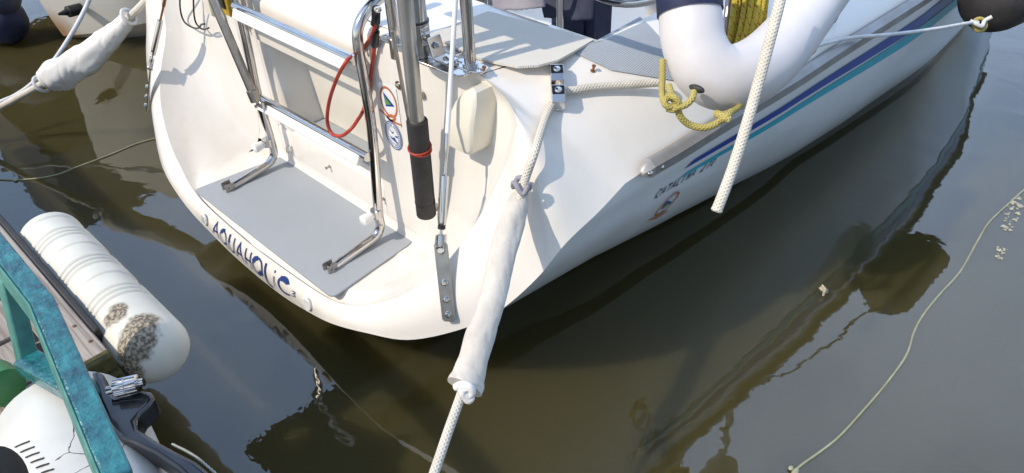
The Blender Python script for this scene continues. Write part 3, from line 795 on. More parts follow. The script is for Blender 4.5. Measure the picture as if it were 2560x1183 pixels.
# brace tube clamped to the port upright
bk = at(634, 250, x=-.285)
br = MB(); e1 = at(636, 243, y=bk.y - .020); e2 = at(533, 0, y=bk.y - .034); e2 = e1 + (e2 - e1) * 1.45
br.tube([e1, e2], .0128, 16); brace = br.build('brace_tube', M['brushed'], boat, smooth=60)
c_ = MB(); dd = (e2 - e1).normalized(); c_.tube([e1 - dd * .012, e1 + dd * .022], .0165, 14); c_.box(e1 + V(.012, .006, -.02), (.034, .012, .022), bev=.002); c_.tube([e1 + V(.014, -.012, -.022), e1 + V(.014, .02, -.022)], .005, 10)
c_.build('brace_clamp', M['brushed'], brace)

# ---- latches, studs, bolts on the moulding
def latch(px, py):
    p = at(px, py, y=0); l_ = MB(); l_.box(p + V(0, -.003, 0), (.012, .006, .026), bev=.0015)
    l_.tube([p + V(.0, -.004, .012), p + V(.0, -.016, .012), p + V(0, -.018, -.004), p + V(0, -.012, -.010)], .0032, 8)
    l_.build('latch', M['steel'], deck)
latch(622, 66); latch(729, 372)
def stud(p, n=V(0, -1, 0), brass=False):
    s_ = MB(); s_.lathe(p, n, [(0, .0055), (.002, .0055), (.0035, .003), (.010, .0028), (.012, .0046), (.0145, .0046), (.016, .002), (.016, 0)], 12)
    s_.build('snap_stud', M['copper' if brass else 'brushed'], deck)
for q in ((825, 416), (960, 497)): stud(at(*q, y=0))
stud(at(916, 122, y=0))
stud(deck_at(1210, 181), V(.2, -.1, 1), True); stud(deck_at(1482, 178), V(.2, 0, 1), True)
for q in ((997, 213), (1052, 236)):
    b_ = MB(); b_.lathe(at(*q, y=-.001), (0, -1, 0), [(0, .011), (.002, .011), (.0022, .0062), (.006, .006), (.008, .003), (.008, 0)], 18); b_.build('bolt', M['brushed'], deck)

# ---- instrument bump (cream shell vent) on the starboard panel
RW = SR
def wall_at(px, py, off=0):
    q = on_surf(px, py, SR, off); return q if q is not None else at(px, py, y=-.01)
fo = [(1115, 330), (1115, 296), (1122, 264), (1136, 242), (1150, 235), (1160, 247), (1168, 275), (1173, 318), (1176, 360), (1174, 384), (1166, 391), (1152, 386), (1115, 366)]
fp_ = [at(x, y, y=-.058) for x, y in fo]
zt_, zb_ = max(p.z for p in fp_), min(p.z for p in fp_)
bm_ = MB(); rows = []
cen = sum(fp_, V(0, 0, 0)) / len(fp_)
for k_, dy, gx in ((0, 0, 0), (.80, 0, 0), (.93, .002, .0), (1.0, .008, .002), (1.02, .085, .006)):
    rows.append([cen.lerp(p, k_) + V(gx * (1 if p.x > cen.x else -1), dy + .35 * max(0, p.z - cen.z) * k_ * (1 if dy < .05 else 0), 0) for p in fp_ + fp_[:1]])
bm_.grid(rows); bm_.build('vent_cover', M['cream'], deck, smooth=28)

# ---- pulpit: stanchion tubes, bases, rails out of frame
def base_plate(p, ax, ln=.085, wd=.042):
    ax = Vector(ax).normalized(); sd = V(-ax.y, ax.x, 0); pts = []
    for k in range(24):
        a = 2 * math.pi * k / 24; c, s2 = math.cos(a), math.sin(a)
        pts.append(p + ax * (math.copysign(abs(c) ** .6, c) * ln / 2) + sd * (math.copysign(abs(s2) ** .6, s2) * wd / 2))
    return MB().prism(pts, (0, 0, .005))
B1, B2 = at(1176, 163, z=.806), at(988, 97, z=.806)
TOPZ = 1.36
pulpit = bpy.data.objects.new('pulpit', None); COL.objects.link(pulpit); pulpit.parent = boat; pulpit.empty_display_size = .1
Bm1, Bm2 = V(-.60, .03, .806), V(-.37, .02, .806)
for b in (B1, B2): MB().tube([b, b + V(0, 0, TOPZ - .806)], .0127, 16).build('pulpit_post', M['steel'], pulpit, smooth=60)
for zz in (1.36, 1.12):
    MB().tube(crom([V(B2.x, B2.y, zz), V(B1.x, B1.y, zz), V(.78, .08, zz), V(.90, .25, zz - .01), V(.93, .62, zz - .03)], 24), .0127, 12).build('pulpit_rail', M['steel'], pulpit, smooth=60)
    if zz > 1.3: MB().tube(crom([V(Bm2.x, Bm2.y, zz), V(Bm1.x, Bm1.y, zz), V(-.78, .08, zz), V(-.90, .25, zz - .01), V(-.93, .62, zz - .03)], 24), .0127, 12).build('pulpit_rail', M['steel'], pulpit, smooth=60)
for b in (B1, B2):
    bb = base_plate(b - V(0, 0, .005), (1, 0.08, 0)); pb = bb.build('base_plate', M['steel'], pulpit, smooth=0, bevel=.0015)
    c_ = MB(); c_.tube([b - V(0, 0, .001), b + V(0, 0, .006)], .017, 16); 
    for s2 in (-1, 1): c_.lathe(b + V(s2 * .029, .002 * s2, 0), (0, 0, 1), [(0, .0065), (.002, .0062), (.0032, .003), (.0032, 0)], 12)
    c_.build('base_collar', M['steel'], pulpit)
hd = MB(); hd.box(V(.46, -.026, 1.12), (.34, .018, .20), bev=.004)
hd.build('added_shade_board', M['whiteplastic'], pulpit)  # out-of-view board, added to throw shade on the corner seat
refl_can = bpy.data.objects.new('reflection_canopy', None); COL.objects.link(refl_can); refl_can.parent = boat; refl_can.empty_display_size = .1  # unseen canopy, added for its dark reflection in the water
MB().grid([[V(x, y, 1.78 + .10 * (1 - ((x + .14) / .94) ** 2) + .02 * math.cos((y - .12) * 7)) for x in [-1.08 + .11 * k for k in range(18)]] for y in (-.26, -.1, .1, .3, .5)]).build('added_canopy_cloth', M['navycloth'], refl_can, solid=.006)
for y in (.46,):
    MB().tube(crom([V(-.93, .45, 1.09), V(-1.0, y * .8 + .06, 1.5), V(-1.05, y, 1.74), V(-.7, y, 1.84), V(-.15, y, 1.87), V(.4, y, 1.84), V(.78, y, 1.74), V(.86, y * .8 + .06, 1.5), V(.92, .45, 1.09)], 40), .010, 10).build('added_canopy_hoop', M['navy'], refl_can, smooth=60)
# pole socket: short wide tube in a collar at the block edge, with angle bracket, tang and split ring
so_ = at(1053, 140, z=.80) ; so_ = V(so_.x, so_.y + .0, .804)
sk = MB(); sk.tube([so_, so_ + V(0, 0, .075)], .0245, 24); socket = sk.build('pole_socket', M['brushed'], boat)
MB().tube([so_ + V(0, 0, .06), so_ + V(-.01, .0, .55)], .0225, 20).build('socket_tube', M['steel'], socket)
MB().tube([so_ + V(0, 0, .074), so_ + V(0, 0, .078)], .0255, 24).build('socket_ring', M['black'], socket)
an = MB(); ap = so_ + V(.055, .006, .004)
an.box(ap + V(.012, 0, .004), (.06, .036, .006), bev=.0015); an.box(ap + V(-.008, .0, .026), (.006, .036, .044), rot=Matrix.Rotation(R_(-18), 3, 'Y'), bev=.0015)
an.lathe(ap + V(-.004, -.002, .03), (1, -.1, .3), [(0, .008), (.003, .008), (.0032, .005), (.009, .005), (.009, 0)], 6)
an.lathe(ap + V(.024, 0, .007), (0, 0, 1), [(0, .009), (.002, .009), (.004, .006), (.006, 0)], 12)
an.build('angle_bracket', M['steel'], socket, smooth=25)
tg = MB(); tg.box(so_ + V(.027, -.004, .05), (.003, .024, .040), bev=.001)
cc_ = so_ + V(.036, -.010, .050); tg.tube([cc_ + V(.004 * math.sin(a), .010 * math.cos(a), .010 * math.sin(a)) for a in [2 * math.pi * k / 20 for k in range(21)]], .0011, 6, caps=False)
tg.build('tang', M['steel'], socket)
bb = base_plate(so_ + V(.06, .0, -.006), (1, 0.04, 0), .17, .05); bb.build('base_plate', M['steel'], socket, smooth=0, bevel=.0015)

# ---- stern chock on the quarter
CH0, CH1 = deck_at(1390, 176), deck_at(1396, 280)
ca_ = (CH1 - CH0).normalized(); cn_ = V(.35, -.35, .87); cn_ = (cn_ - ca_ * cn_.dot(ca_)).normalized(); cs_ = ca_.cross(cn_)
rot = Matrix((ca_, cs_, cn_)).transposed(); ln = (CH1 - CH0).length
ck = MB(); ck.box(CH0.lerp(CH1, .5) + cn_ * .004, (ln, .024, .008), rot=rot, bev=.002)
chock = ck.build('chock', M['steel'], boat)
for t, hh in ((.2, .026), (.74, .032)):
    h_ = MB(); prof_ = [(-.026, 0), (-.024, hh * .6), (-.012, hh), (.012, hh), (.024, hh * .7), (.027, hh * .35), (.027, 0)]
    h_.prism([CH0.lerp(CH1, t) + ca_ * a + cn_ * (b + .006) - cs_ * .014 for a, b in prof_], cs_ * .028)
    h_.lathe(CH0.lerp(CH1, t) + cn_ * (hh + .005), cn_, [(0, .008), (.0025, .007), (.004, .003), (.004, 0)], 14)
    h_.build('chock_horn', M['steel'], chock, smooth=30, bevel=.002)

# ---- steering wheel, cockpit pedestal and cloths
wc = at(1515, 2, y=.62); RW_ = .34
ws = MB(); ws.tube([V(wc.x + RW_ * math.sin(a), wc.y + .06 * (1 - math.cos(a)) , wc.z + RW_ * (1 - math.cos(a)) + .002) for a in [2 * math.pi * k / 64 for k in range(65)]], .0125, 12, caps=False)
hubp = V(wc.x, wc.y + .06, wc.z + RW_)
for k in range(5):
    a = 2 * math.pi * (k + .5) / 5
    ws.tube([hubp, V(wc.x + RW_ * math.sin(a), wc.y + .06 * (1 - math.cos(a)), wc.z + RW_ * (1 - math.cos(a)))], .006, 8)
ws.tube([hubp + V(0, -.02, 0), hubp + V(0, .06, 0)], .03, 16)
ws.build('steering_wheel', M['steel'], boat, smooth=60)
pd = MB(); pd.tube([V(wc.x - .02, wc.y + .40, .34), V(wc.x - .02, wc.y + .12, wc.z + RW_)], .045, 16); pd.build('steering_pedestal', M['whiteplastic'], boat)
tp = at(1400, 60, y=.50); pt = MB(); pt.tube([V(tp.x, .50, .34), V(tp.x, .50, tp.z + .25)], .010, 10); pt.build('table_post', M['steel'], boat)

# ================================================================== things on the boat
# dark canvas cover hanging in the cockpit
def cloth(name, corners, material, lab, cat, fold=.012, nx=22, ny=14, th=.004):
    a, b, c, d = corners; rows = []
    for j in range(ny):
        v = j / (ny - 1); row = []
        for i in range(nx):
            u = i / (nx - 1); p = a.lerp(b, u).lerp(d.lerp(c, u), v)
            q = noise.noise(V(u * 4, v * 1.4, fold * 90)) * fold + fold * .5 * math.sin(u * 9 + v * 2)
            row.append(p + V(.2, -1, .1) * q + V(0, 0, -.006 * abs(noise.noise(V(u * 9, 3, 1))) * v))
        rows.append(row)
    o = MB().grid(rows).build(name, material, smooth=60, solid=th)
    return tag(o, lab, cat)
cloth('canvas_cover', (at(1345, -45, y=.56), at(1492, -40, y=.56), at(1480, 50, y=.54), at(1362, 44, y=.52)), M['navycloth'], 'dark navy canvas cover draped low in the cockpit under the steering wheel', 'cover')
cloth('grey_towel', (at(1216, -45, y=.46), at(1362, -40, y=.46), at(1360, 18, y=.45), at(1226, 27, y=.44)), M['greycloth'], 'pale grey cloth draped over the cockpit edge beside the navy canvas', 'cloth')
bx = MB(); p = at(1430, 60, y=.62); bx.box(V(p.x, .66, .55), (.16, .10, .40), bev=.012)
for k in (-1, 1): bx.box(V(p.x + k * .05, .606, .55), (.012, .008, .36), bev=.002)
tag(bx.build('cockpit_locker_bag', M['navy']), 'dark navy upright bag standing in the cockpit below the canvas cover', 'bag')

# yellow framed instrument, its beige holder and cable on the port side
yb = thing('yellow_lamp', at(566, 40, y=-.05), 'yellow box with a dark window clipped to the port rail beside the ladder', 'box')
q0 = at(562, 12, y=-.045)
o = MB(); o.box(q0 + V(0, .012, .03), (.052, .03, .125), bev=.004); bd = o.build('housing', M['yellowbox'], yb)
o = MB(); o.box(q0 + V(-.003, -.0055, .034), (.026, .006, .085), bev=.001); o.build('window', M['darkglass'], yb)
hp = MB(); h0 = at(528, 18, y=-.02); hp.box(h0 + V(0, .01, .05), (.06, .045, .16), bev=.012); hp.build('holder', M['cream'], boat)
cbp = [(452, -40), (450, 15), (458, 50), (475, 66), (495, 71), (503, 62), (512, 60)]
cb_ = MB(); cb_.tube(crom([at(x, y, y=-.035) for x, y in cbp], 40), .0028, 8)
cbp = [(484, -40), (484, 20), (488, 52), (498, 68), (510, 74), (522, 70)]
cb_.tube(crom([at(x, y, y=-.030) for x, y in cbp], 40), .0028, 8)
tag(cb_.build('black_cable', M['black']), 'thin black cable hanging in two loops beside the beige holder on the port quarter', 'cable')

# pole with rubber grip standing against the starboard panel
pb = at(1066, 536, y=-.055); pt_ = at(1012, 0, y=-.075); pd_ = (pt_ - pb).normalized()
pole = thing('aluminium_pole', pb, 'silver aluminium pole with a black rubber lower sleeve, leaning on the starboard transom panel', 'pole')
MB().tube([pb + pd_ * .05, pb + pd_ * 1.05], .0168, 24).build('pole_tube', M['alu'], pole, smooth=60)
pm = at(1042, 300, y=-.064); gl = (pm - pb).length
MB().tube([pb, pb + pd_ * .002, pb + pd_ * (gl - .002), pb + pd_ * gl, pb + pd_ * (gl - .001), pb + pd_ * (gl - .02)], [.022, .0245, .0245, .0238, .0195, .0192], 26).build('rubber_sleeve', M['rubber'], pole, smooth=50)
MB().tube([pb + pd_ * .04, pb + pd_ * .044], .0252, 26).build('sleeve_band', M['black'], pole)
bq = pb + pd_ * (gl * .73); u1 = pd_.orthogonal().normalized(); u2 = pd_.cross(u1)
rb = MB()
for dz in (-.003, .002): rb.tube([bq + pd_ * (dz + .004 * math.sin(a + dz * 300)) + (u1 * math.cos(a) + u2 * math.sin(a)) * .0262 for a in [2 * math.pi * k / 28 for k in range(29)]], .0024, 8, caps=False)
rb.build('red_cord_band', M['red'], pole)
rk = MB(); r0, r1 = at(1040, 400, y=-.020), at(984, 95, y=-.022); r1 = r0 + (r1 - r0) * 1.05
rk.tube([r0, r1], .0045, 8); rk.box(at(983, 122, y=-.024), (.014, .012, .05), bev=.002); rk.build('pole_rod', M['brushed'], boat)
bk_ = MB(); k0 = at(1096, 520, y=-.03); bk_.box(k0 + V(0, .012, 0), (.018, .006, .045), bev=.001); bk_.box(k0 + V(-.016, .0, -.004), (.03, .022, .012), bev=.002)
bk_.lathe(k0 + V(.003, .008, .010), (0, -1, 0), [(0, .005), (.003, .004), (.003, 0)], 10); bk_.build('pole_foot_bracket', M['brushed'], boat)

# red lanyard with black clips, hanging behind the starboard ladder rail
lan = thing('red_lanyard', at(937, 60, y=0), 'red cord lanyard hanging in a loop from black clips at the ladder top', 'lanyard')
lp = [(939, 60, -.02), (931, 85, -.016), (918, 108, -.006), (902, 124, -.006), (885, 136, -.030), (866, 154, -.075), (843, 195, -.082), (824, 250, -.082), (818, 300, -.082), (829, 334, -.084), (853, 340, -.084), (876, 324, -.078), (893, 302, -.050), (908, 276, -.008), (920, 230, -.006), (928, 180, -.008), (936, 118, -.010)]
MB().tube(crom([at(x, y, y=d) for x, y, d in lp], 110), .0048, 12).build('cord', M['red'], lan, smooth=60)
ck_ = MB(); a, b = at(936, 118, y=-.011), at(941, 78, y=-.012); ck_.tube([a, a.lerp(b, .1), b], [.006, .0088, .008], 12); ck_.tube([b, at(944, 60, y=-.012)], .005, 10)
ck_.build('ferrule', M['black'], lan)
ck_ = MB(); c0_ = at(940, 38, y=-.018); ck_.box(c0_, (.022, .016, .045), rot=Matrix.Rotation(R_(14), 3, 'Y'), bev=.005); ck_.tube([at(944, 18, y=-.016), at(934, 62, y=-.02)], .0075, 12); ck_.build('snap_clip', M['black'], lan)
MB().lathe(at(945, 24, y=-.03), (.3, -1, .2), [(-.004, .007), (.004, .007), (.005, .004), (.002, .0035), (.002, 0)], 14).build('clip_eye', M['steel'], lan)

# ---- horseshoe buoy
hb_pts = [(1716, -110, 1.50), (1720, -40, 1.50), (1726, 40, 1.50), (1735, 110, 1.50), (1762, 166, 1.50), (1806, 195, 1.505), (1858, 188, 1.52), (1912, 156, 1.55), (1962, 106, 1.58), (2006, 52, 1.61), (2050, -6, 1.64), (2100, -72, 1.67)]
hp_ = crom([at(x, y, d=d) for x, y, d in hb_pts], 70)
rad = []
for i in range(70):
    s_ = i / 69; rad.append(.0595 + .0055 * math.sin(math.pi * s_) ** 2 + .0012 * noise.noise(V(s_ * 9, 1, 1)) - .006 * max(0, s_ - .6) / .4)
buoy = thing('horseshoe_buoy', hp_[30] - V(0, 0, .06), 'off-white horseshoe life buoy with a navy end, hanging over the starboard quarter', 'life buoy')
MB().tube(hp_, rad, 32, jit=lambda s_, a: 1 + .012 * noise.noise(V(math.cos(a) * 2, math.sin(a) * 2, s_ * 12))).build('buoy_body', M['vinyl'], buoy, smooth=60)
def cover_band(i0, i1):
    o = MB(); o.tube(hp_[i0:i1], [r + .0035 for r in rad[i0:i1]], 32, caps=False); return o
cover_band(0, 13).build('navy_cover', M['navy'], buoy, smooth=60)
hl = MB(); q = at(1742, 222, d=1.435); hl.ball(q, .011, (1.6, .6, .7), 12); hl.build('lashing_hole', M['rubber'], buoy)

# yellow lashing rope round the buoy foot
yl = MB()
def px_curve(pts, n): return crom([at(x, y, d=d) for x, y, d in pts], n)
yl.tube(px_curve([(1656, 150, 1.50), (1656, 190, 1.49), (1655, 235, 1.46), (1664, 262, 1.44), (1690, 268, 1.425), (1715, 262, 1.42), (1731, 245, 1.42), (1735, 228, 1.425)], 50), .0063, 12)
yl.tube(px_curve([(1672, 215, 1.46), (1680, 240, 1.44), (1692, 262, 1.432), (1700, 290, 1.44), (1722, 311, 1.45), (1755, 319, 1.45), (1785, 312, 1.45), (1806, 296, 1.45), (1815, 285, 1.46)], 50), .0068, 12)
kn = []
for k in range(30):
    a = 2 * math.pi * k / 29 * 1.6; kn.append(at(1678 + 17 * math.cos(a) , 256 + 12 * math.sin(a), d=1.432 - .006 * math.sin(a * .6)))
yl.tube(kn, .0063, 12)
yl.tube(px_curve([(1668, 240, 1.43), (1685, 243, 1.418), (1697, 258, 1.42), (1686, 274, 1.428), (1668, 272, 1.436)], 24), .0062, 12)
yl.tube(px_curve([(1790, 284, 1.45), (1806, 290, 1.438), (1824, 300, 1.436)], 12), .0075, 12)
yl.tube(px_curve([(1828, 280, 1.452), (1815, 292, 1.436), (1800, 300, 1.444)], 12), .0072, 12)
yl.tube(px_curve([(1808, 286, 1.44), (1825, 281, 1.45), (1842, 272, 1.47), (1852, 262, 1.49)], 14), .006, 12)
tag(yl.build('yellow_lashing', M['yellow'], smooth=60), 'pale yellow rope knotted round the foot of the white horseshoe buoy', 'rope')
# coiled yellow line hanging in the mouth of the buoy
yc = MB()
for k, (x0, x1, d) in enumerate([(1846, 1830, 1.66), (1864, 1842, 1.64), (1880, 1856, 1.63), (1896, 1868, 1.625), (1907, 1880, 1.63), (1856, 1848, 1.67), (1890, 1874, 1.66), (1838, 1822, 1.655), (1902, 1890, 1.65), (1872, 1866, 1.68), (1914, 1896, 1.66)]):
    yc.tube(px_curve([(x0 + 4, -70, d), (x0, 0, d), ((x0 + x1) / 2, 70, d - .003), (x1 - 2, 128 + 6 * math.sin(k * 2), d), (x1 + 6, 150 + 4 * math.sin(k), d + .02), (x1 + 16, 120, d + .04)], 36), .0072, 10)
tag(yc.build('yellow_coil', M['yellowred'], smooth=60), 'hanging coil of yellow line with red flecks, seen inside the mouth of the horseshoe buoy', 'rope')
gr = MB(); gr.tube([at(1829, -60, d=1.70), at(1812, 92, d=1.70)], .008, 12)
gr.build('lifeline_gate_wire', M['brushed'], boat)

# white braided rope hanging over the side
wr = MB()
wp = px_curve([(1962, -70, 1.40), (1950, 0, 1.40), (1930, 80, 1.40), (1898, 200, 1.405), (1864, 320, 1.41), (1832, 420, 1.42), (1806, 490, 1.425), (1790, 530, 1.43)], 90)
wr.tube(wp, [.0104] * 87 + [.0112, .0110, .008], 16)
tag(wr.build('hanging_rope', M['rope'], smooth=60), 'thick white braided rope end hanging in front of the horseshoe buoy over the hull', 'rope')

# ---- starboard stern mooring line with its chafe sleeve
ml = MB()
c_in = CH0.lerp(CH1, .46) + cn_ * .014
inb = [at(1660, 206, d=(deck_at(1660, 206) - CAM).dot(RT.col[2]) - .035), at(1560, 213, d=(deck_at(1560, 213) - CAM).dot(RT.col[2]) - .022), at(1480, 219, d=(deck_at(1480, 219) - CAM).dot(RT.col[2]) - .018), at(1420, 227, d=(deck_at(1420, 227) - CAM).dot(RT.col[2]) - .016), c_in]
ml.tube(crom(inb + [], 50), .0088, 14)
def over(px, py, d, gap):
    """at depth d, or just off the moulding where that is nearer"""
    q = on_surf(px, py, AFT + QR)
    return at(px, py, d=min(d, (q - CAM).dot(RT.col[2]) - gap) if q is not None else d)
o0 = at(1382, 258, d=(deck_at(1382, 258) - CAM).dot(RT.col[2]) - .014)
lp_ = [o0, over(1362, 300, 1.6, .022), over(1335, 385, 1.56, .035), over(1308, 465, 1.51, .045), over(1285, 560, 1.47, .05), over(1250, 680, 1.42, .05), at(1200, 830, d=1.37), at(1162, 960, d=1.33), at(1120, 1080, d=1.29), at(1085, 1183, d=1.26), at(1040, 1310, d=1.22), V(1.16, -.93, .43), V(1.18, -1.05, .425)]
lc = crom(lp_, 150); ml.tube(lc, .0088, 14)
moor = thing('mooring_line', lc[0], 'white braided stern mooring line from the quarter chock down across the water, nearest the camera', 'mooring line', 'stern mooring lines')
ml.build('rope', M['rope'], moor, smooth=60)
def sleeve(pts, rads, seed, mt, parent, wr_=.10, seg=44, n=200, flat=.85):
    P = crom(pts, n); k = len(rads) - 1; rr = []
    for i in range(n):
        u = i / (n - 1) * k; a = min(int(u), k - 1); t = u - a; t = t * t * (3 - 2 * t); rr.append(rads[a] + (rads[a + 1] - rads[a]) * t)
    def j(s_, a):
        q = noise.noise(V(math.cos(a) * 1.2 + seed, math.sin(a) * 1.2, s_ * 6)) * wr_ * 1.7
        sp2_ = a + s_ * 9                                # creases wind round the sleeve
        r1 = noise.noise(V(math.cos(sp2_) * 1.6 + seed, math.sin(sp2_) * 1.6, s_ * 8 + seed)); q += wr_ * 1.1 * ((1 - min(1, abs(r1) * 5)) ** 2 * -.55 + .15)
        q += wr_ * .08 * noise.noise(V(math.cos(a) * 4, math.sin(a) * 4 + seed, s_ * 40))
        return 1 + q
    o = MB(); o.tube(P, rr, seg, flat=flat, jit=j, up=V(.7, .7, 0))
    return o.build('chafe_sleeve', mt, parent, smooth=70)
sp_ = [over(1308, 462, 1.505, .045), over(1303, 485, 1.5, .046), over(1294, 510, 1.49, .048), over(1278, 560, 1.47, .05), over(1262, 620, 1.445, .05), over(1243, 700, 1.42, .05), at(1222, 780, d=1.39), at(1197, 850, d=1.37), at(1180, 910, d=1.35), at(1166, 955, d=1.335), at(1160, 968, d=1.33)]
sv = sleeve(sp_, [.010, .014, .019, .0225, .0255, .026, .0255, .025, .0242, .0265, .0258, .0285, .0325, .033], 3, M['sleevedirty'], moor, .07)
sv['label'] = 'long stained canvas chafe sleeve tied at both ends'
kt = MB()
for k in range(1): 
    q = over(1303, 464 + k * 8, 1.495, .052); kt.tube([q + V(.019 * math.cos(a), .012 * math.sin(a), .010 * math.sin(a * 3 + 1)) for a in [4 * math.pi * i / 40 for i in range(41)]], .0055, 8, caps=False)
kt.build('tie', M['greycloth'], moor, smooth=60)
kt = MB(); q = at(1160, 975, d=1.30)
kt.tube(px_curve([(1140, 968, 1.30), (1155, 962, 1.29), (1172, 966, 1.285), (1180, 980, 1.29), (1168, 992, 1.295), (1158, 984, 1.29), (1160, 972, 1.285)], 40), .0072, 10)
kt.tube(px_curve([(1152, 965, 1.295), (1160, 980, 1.29), (1168, 996, 1.295), (1176, 1000, 1.30)], 20), [.009] * 15 + [.0105] * 5, 10, flat=.7)
kt.build('knot', M['sleeve'], moor, smooth=60)

# ---- port stern mooring line with a fat sleeve, and a bare line beside it
pl_ = [at(508, -165, d=2.42), at(430, -75, d=2.48), at(362, 5, d=2.55), at(318, 48, d=2.60), at(215, 140, d=2.70), at(108, 208, d=2.80), at(0, 268, d=2.90), at(-120, 330, d=3.0), V(-2.2, -.90, .43), V(-2.3, -1.05, .425)]
pc_ = crom(pl_, 80)
moor2 = thing('mooring_line', pc_[-1], 'white port mooring line at upper left with a fat crumpled white sleeve over dark water', 'mooring line', 'stern mooring lines')
MB().tube(pc_, .0125, 12).build('rope', M['rope'], moor2, smooth=60)
sp2 = [at(x, y, d=2.595 + .205 * k / 8) for k, (x, y) in enumerate(((322, 40), (312, 58), (290, 82), (258, 112), (225, 140), (190, 160), (163, 180), (138, 192), (118, 201)))]
o = sleeve(sp2, [.017, .025, .030, .036, .043, .047, .052, .049, .054, .060, .055, .030], 11, M['sleeve'], moor2, .13, 44, 200, .9)
o['label'] = 'fat crumpled white cloth sleeve'
for (x, y, r, dd_) in ((104, 210, .030, 2.79), (322, 42, .027, 2.58)):
    cord = MB(); q = at(x, y, d=dd_); ax = (sp2[0] - sp2[-1]).normalized(); a1 = ax.orthogonal().normalized(); a2 = ax.cross(a1)
    for k in range(1): cord.tube([q + ax * (k * .012) + (a1 * math.cos(a) + a2 * math.sin(a)) * r for a in [2 * math.pi * i / 20 for i in range(21)]], .006, 8, caps=False)
    cord.build('tie', M['ropeplain'], moor2, smooth=60)
bl = MB(); bl.tube(crom([at(x, y, d=2.3) for x, y in ((480, -70), (440, -10), (380, 22), (300, 0))][:2] + [at(222, 0, d=2.25), ] if False else [at(x, y, d=d) for x, y, d in ((238, -40, 3.1), (214, 20, 3.08), (176, 90, 3.05), (130, 158, 3.03), (82, 208, 3.0), (40, 238, 3.0), (0, 256, 2.98), (-70, 290, 2.95))], 60), .0085, 10)
tag(bl.build('bare_line', M['ropeplain'], smooth=60), 'thin bare grey-white line curving down past the crumpled sleeve at upper left', 'rope')

# ---- black fender at upper right and its thin line
fc = at(2488, -5, d=2.30); fe = at(2460, 40, d=2.27)
fen = thing('black_fender', fc, 'black round-ended fender hanging off the starboard side at upper right', 'fender')
fx = (at(2640, -60, d=2.7) - fc).normalized()
MB().lathe(fc - fx * .075, fx, [(0, .004), (.002, .03), (.012, .062), (.03, .086), (.06, .100), (.10, .104), (.34, .104), (.38, .094), (.41, .06), (.42, .0)], 36).build('fender_body', M['rubber'], fen, smooth=60)
ey = MB(); e_ = at(2449, 62, d=2.24); ey.tube([e_ + RT.col[0] * (.018 * math.cos(a)) + RT.col[1] * (.018 * math.sin(a)) for a in [2 * math.pi * k / 24 for k in range(25)]], .006, 10, caps=False)
ey.build('fender_eye', M['yellow'], fen)
dl = MB(); s0 = at(2030, 118, d=1.92)
dl.tube(crom([over(2030, 118, 1.92, .012), over(2120, 96, 1.96, .015), over(2230, 86, 2.02, .02), at(2340, 72, d=2.12), at(2420, 58, d=2.21), at(2445, 56, d=2.23)], 50), .0048, 10)
dl.tube(px_curve([(2425, 52, 2.225), (2440, 60, 2.22), (2455, 66, 2.222), (2462, 52, 2.23), (2480, 42, 2.22)], 24), .0058, 10)
tag(dl.build('fender_line', M['ropeplain'], smooth=60), 'thin white cord from the stanchion base across the stripes to the black fender', 'rope')
yk = MB(); yk.tube(px_curve([(2010, 128, 1.80), (2022, 112, 1.795), (2034, 120, 1.80), (2024, 132, 1.80), (2016, 122, 1.80), (2026, 120, 1.79)], 30), .0085, 10)
tag(yk.build('yellow_knot', M['yellow'], smooth=60), 'small yellow knot of line at the stanchion base behind the buoy', 'knot')
stn = MB(); sb = at(2036, 112, d=1.97); stn.tube([sb, sb + V(.0, .01, .6)], .0115, 14); stn.lathe(sb - V(0, 0, .03), (0, 0, 1), [(0, .03), (.006, .03), (.008, .018), (.04, .016), (.041, 0)], 18)
stn.build('stanchion', M['brushed'], boat)
fr_ = MB(); q = deck_at(2070, 46); fr_.lathe(q, (.3, -.1, 1), [(0, .022), (.012, .022), (.02, .016), (.022, 0)], 18); fr_.build('deck_fitting', M['black'], boat)

# ================================================================== neighbouring boat, upper left
nb = thing('neighbour_boat', at(160, 88, z=.02), 'cream-white stern of a neighbouring boat at the upper left, rust stained at its corner', 'boat')
n0, n1, n2 = at(158, 90, z=.02), at(332, 64, z=.12), at(420, 48, z=.15)
back = V(-2.4, .9, 0)
rows = []
for z, fl_ in ((-.3, -.45), (.02, 0), (.12, .03), (.3, .07), (.55, .10), (.7, .11)):
    o_ = V(.5, -.8, 0).normalized() * fl_ + V(0, 0, z - .02)
    base = [n0 + back, n0.lerp(n0 + back, .04) + V(-.03, -.0, 0) * 0, n0, n0.lerp(n1, .5) + V(.02, -.02, 0), n1, n2, n2 + V(.6, 1.8, 0)]
    rows.append([p + o_ * (1 if i > 1 else .3) + (V(0, 0, z - .02) * .7 if i <= 1 else V(0, 0, 0)) for i, p in enumerate(base)])
M['neigh'] = mat('neighbour_gelcoat', (.76, .72, .64), .35, var=.08, vscale=5)
def rust():
    t = M['neigh'].node_tree; n = t.nodes; l = t.links; b = n['Principled BSDF']; src = b.inputs['Base Color'].links[0].from_socket
    tc = [q for q in n if q.type == 'TEX_COORD'][0]; vd = n.new('ShaderNodeVectorMath'); vd.operation = 'DISTANCE'; l.new(tc.outputs['Object'], vd.inputs[0]); vd.inputs[1].default_value = n0 + V(.0, 0, .03)
    mr = n.new('ShaderNodeMapRange'); mr.inputs[1].default_value = .03; mr.inputs[2].default_value = .16; mr.inputs[3].default_value = .85; mr.inputs[4].default_value = 0
    l.new(vd.outputs['Value'], mr.inputs[0]); mx = n.new('ShaderNodeMix'); mx.data_type = 'RGBA'; l.new(mr.outputs[0], mx.inputs[0]); l.new(src, mx.inputs[6]); mx.inputs[7].default_value = (.42, .20, .07, 1); l.new(mx.outputs[2], b.inputs['Base Color'])
rust()
top = rows[-1]
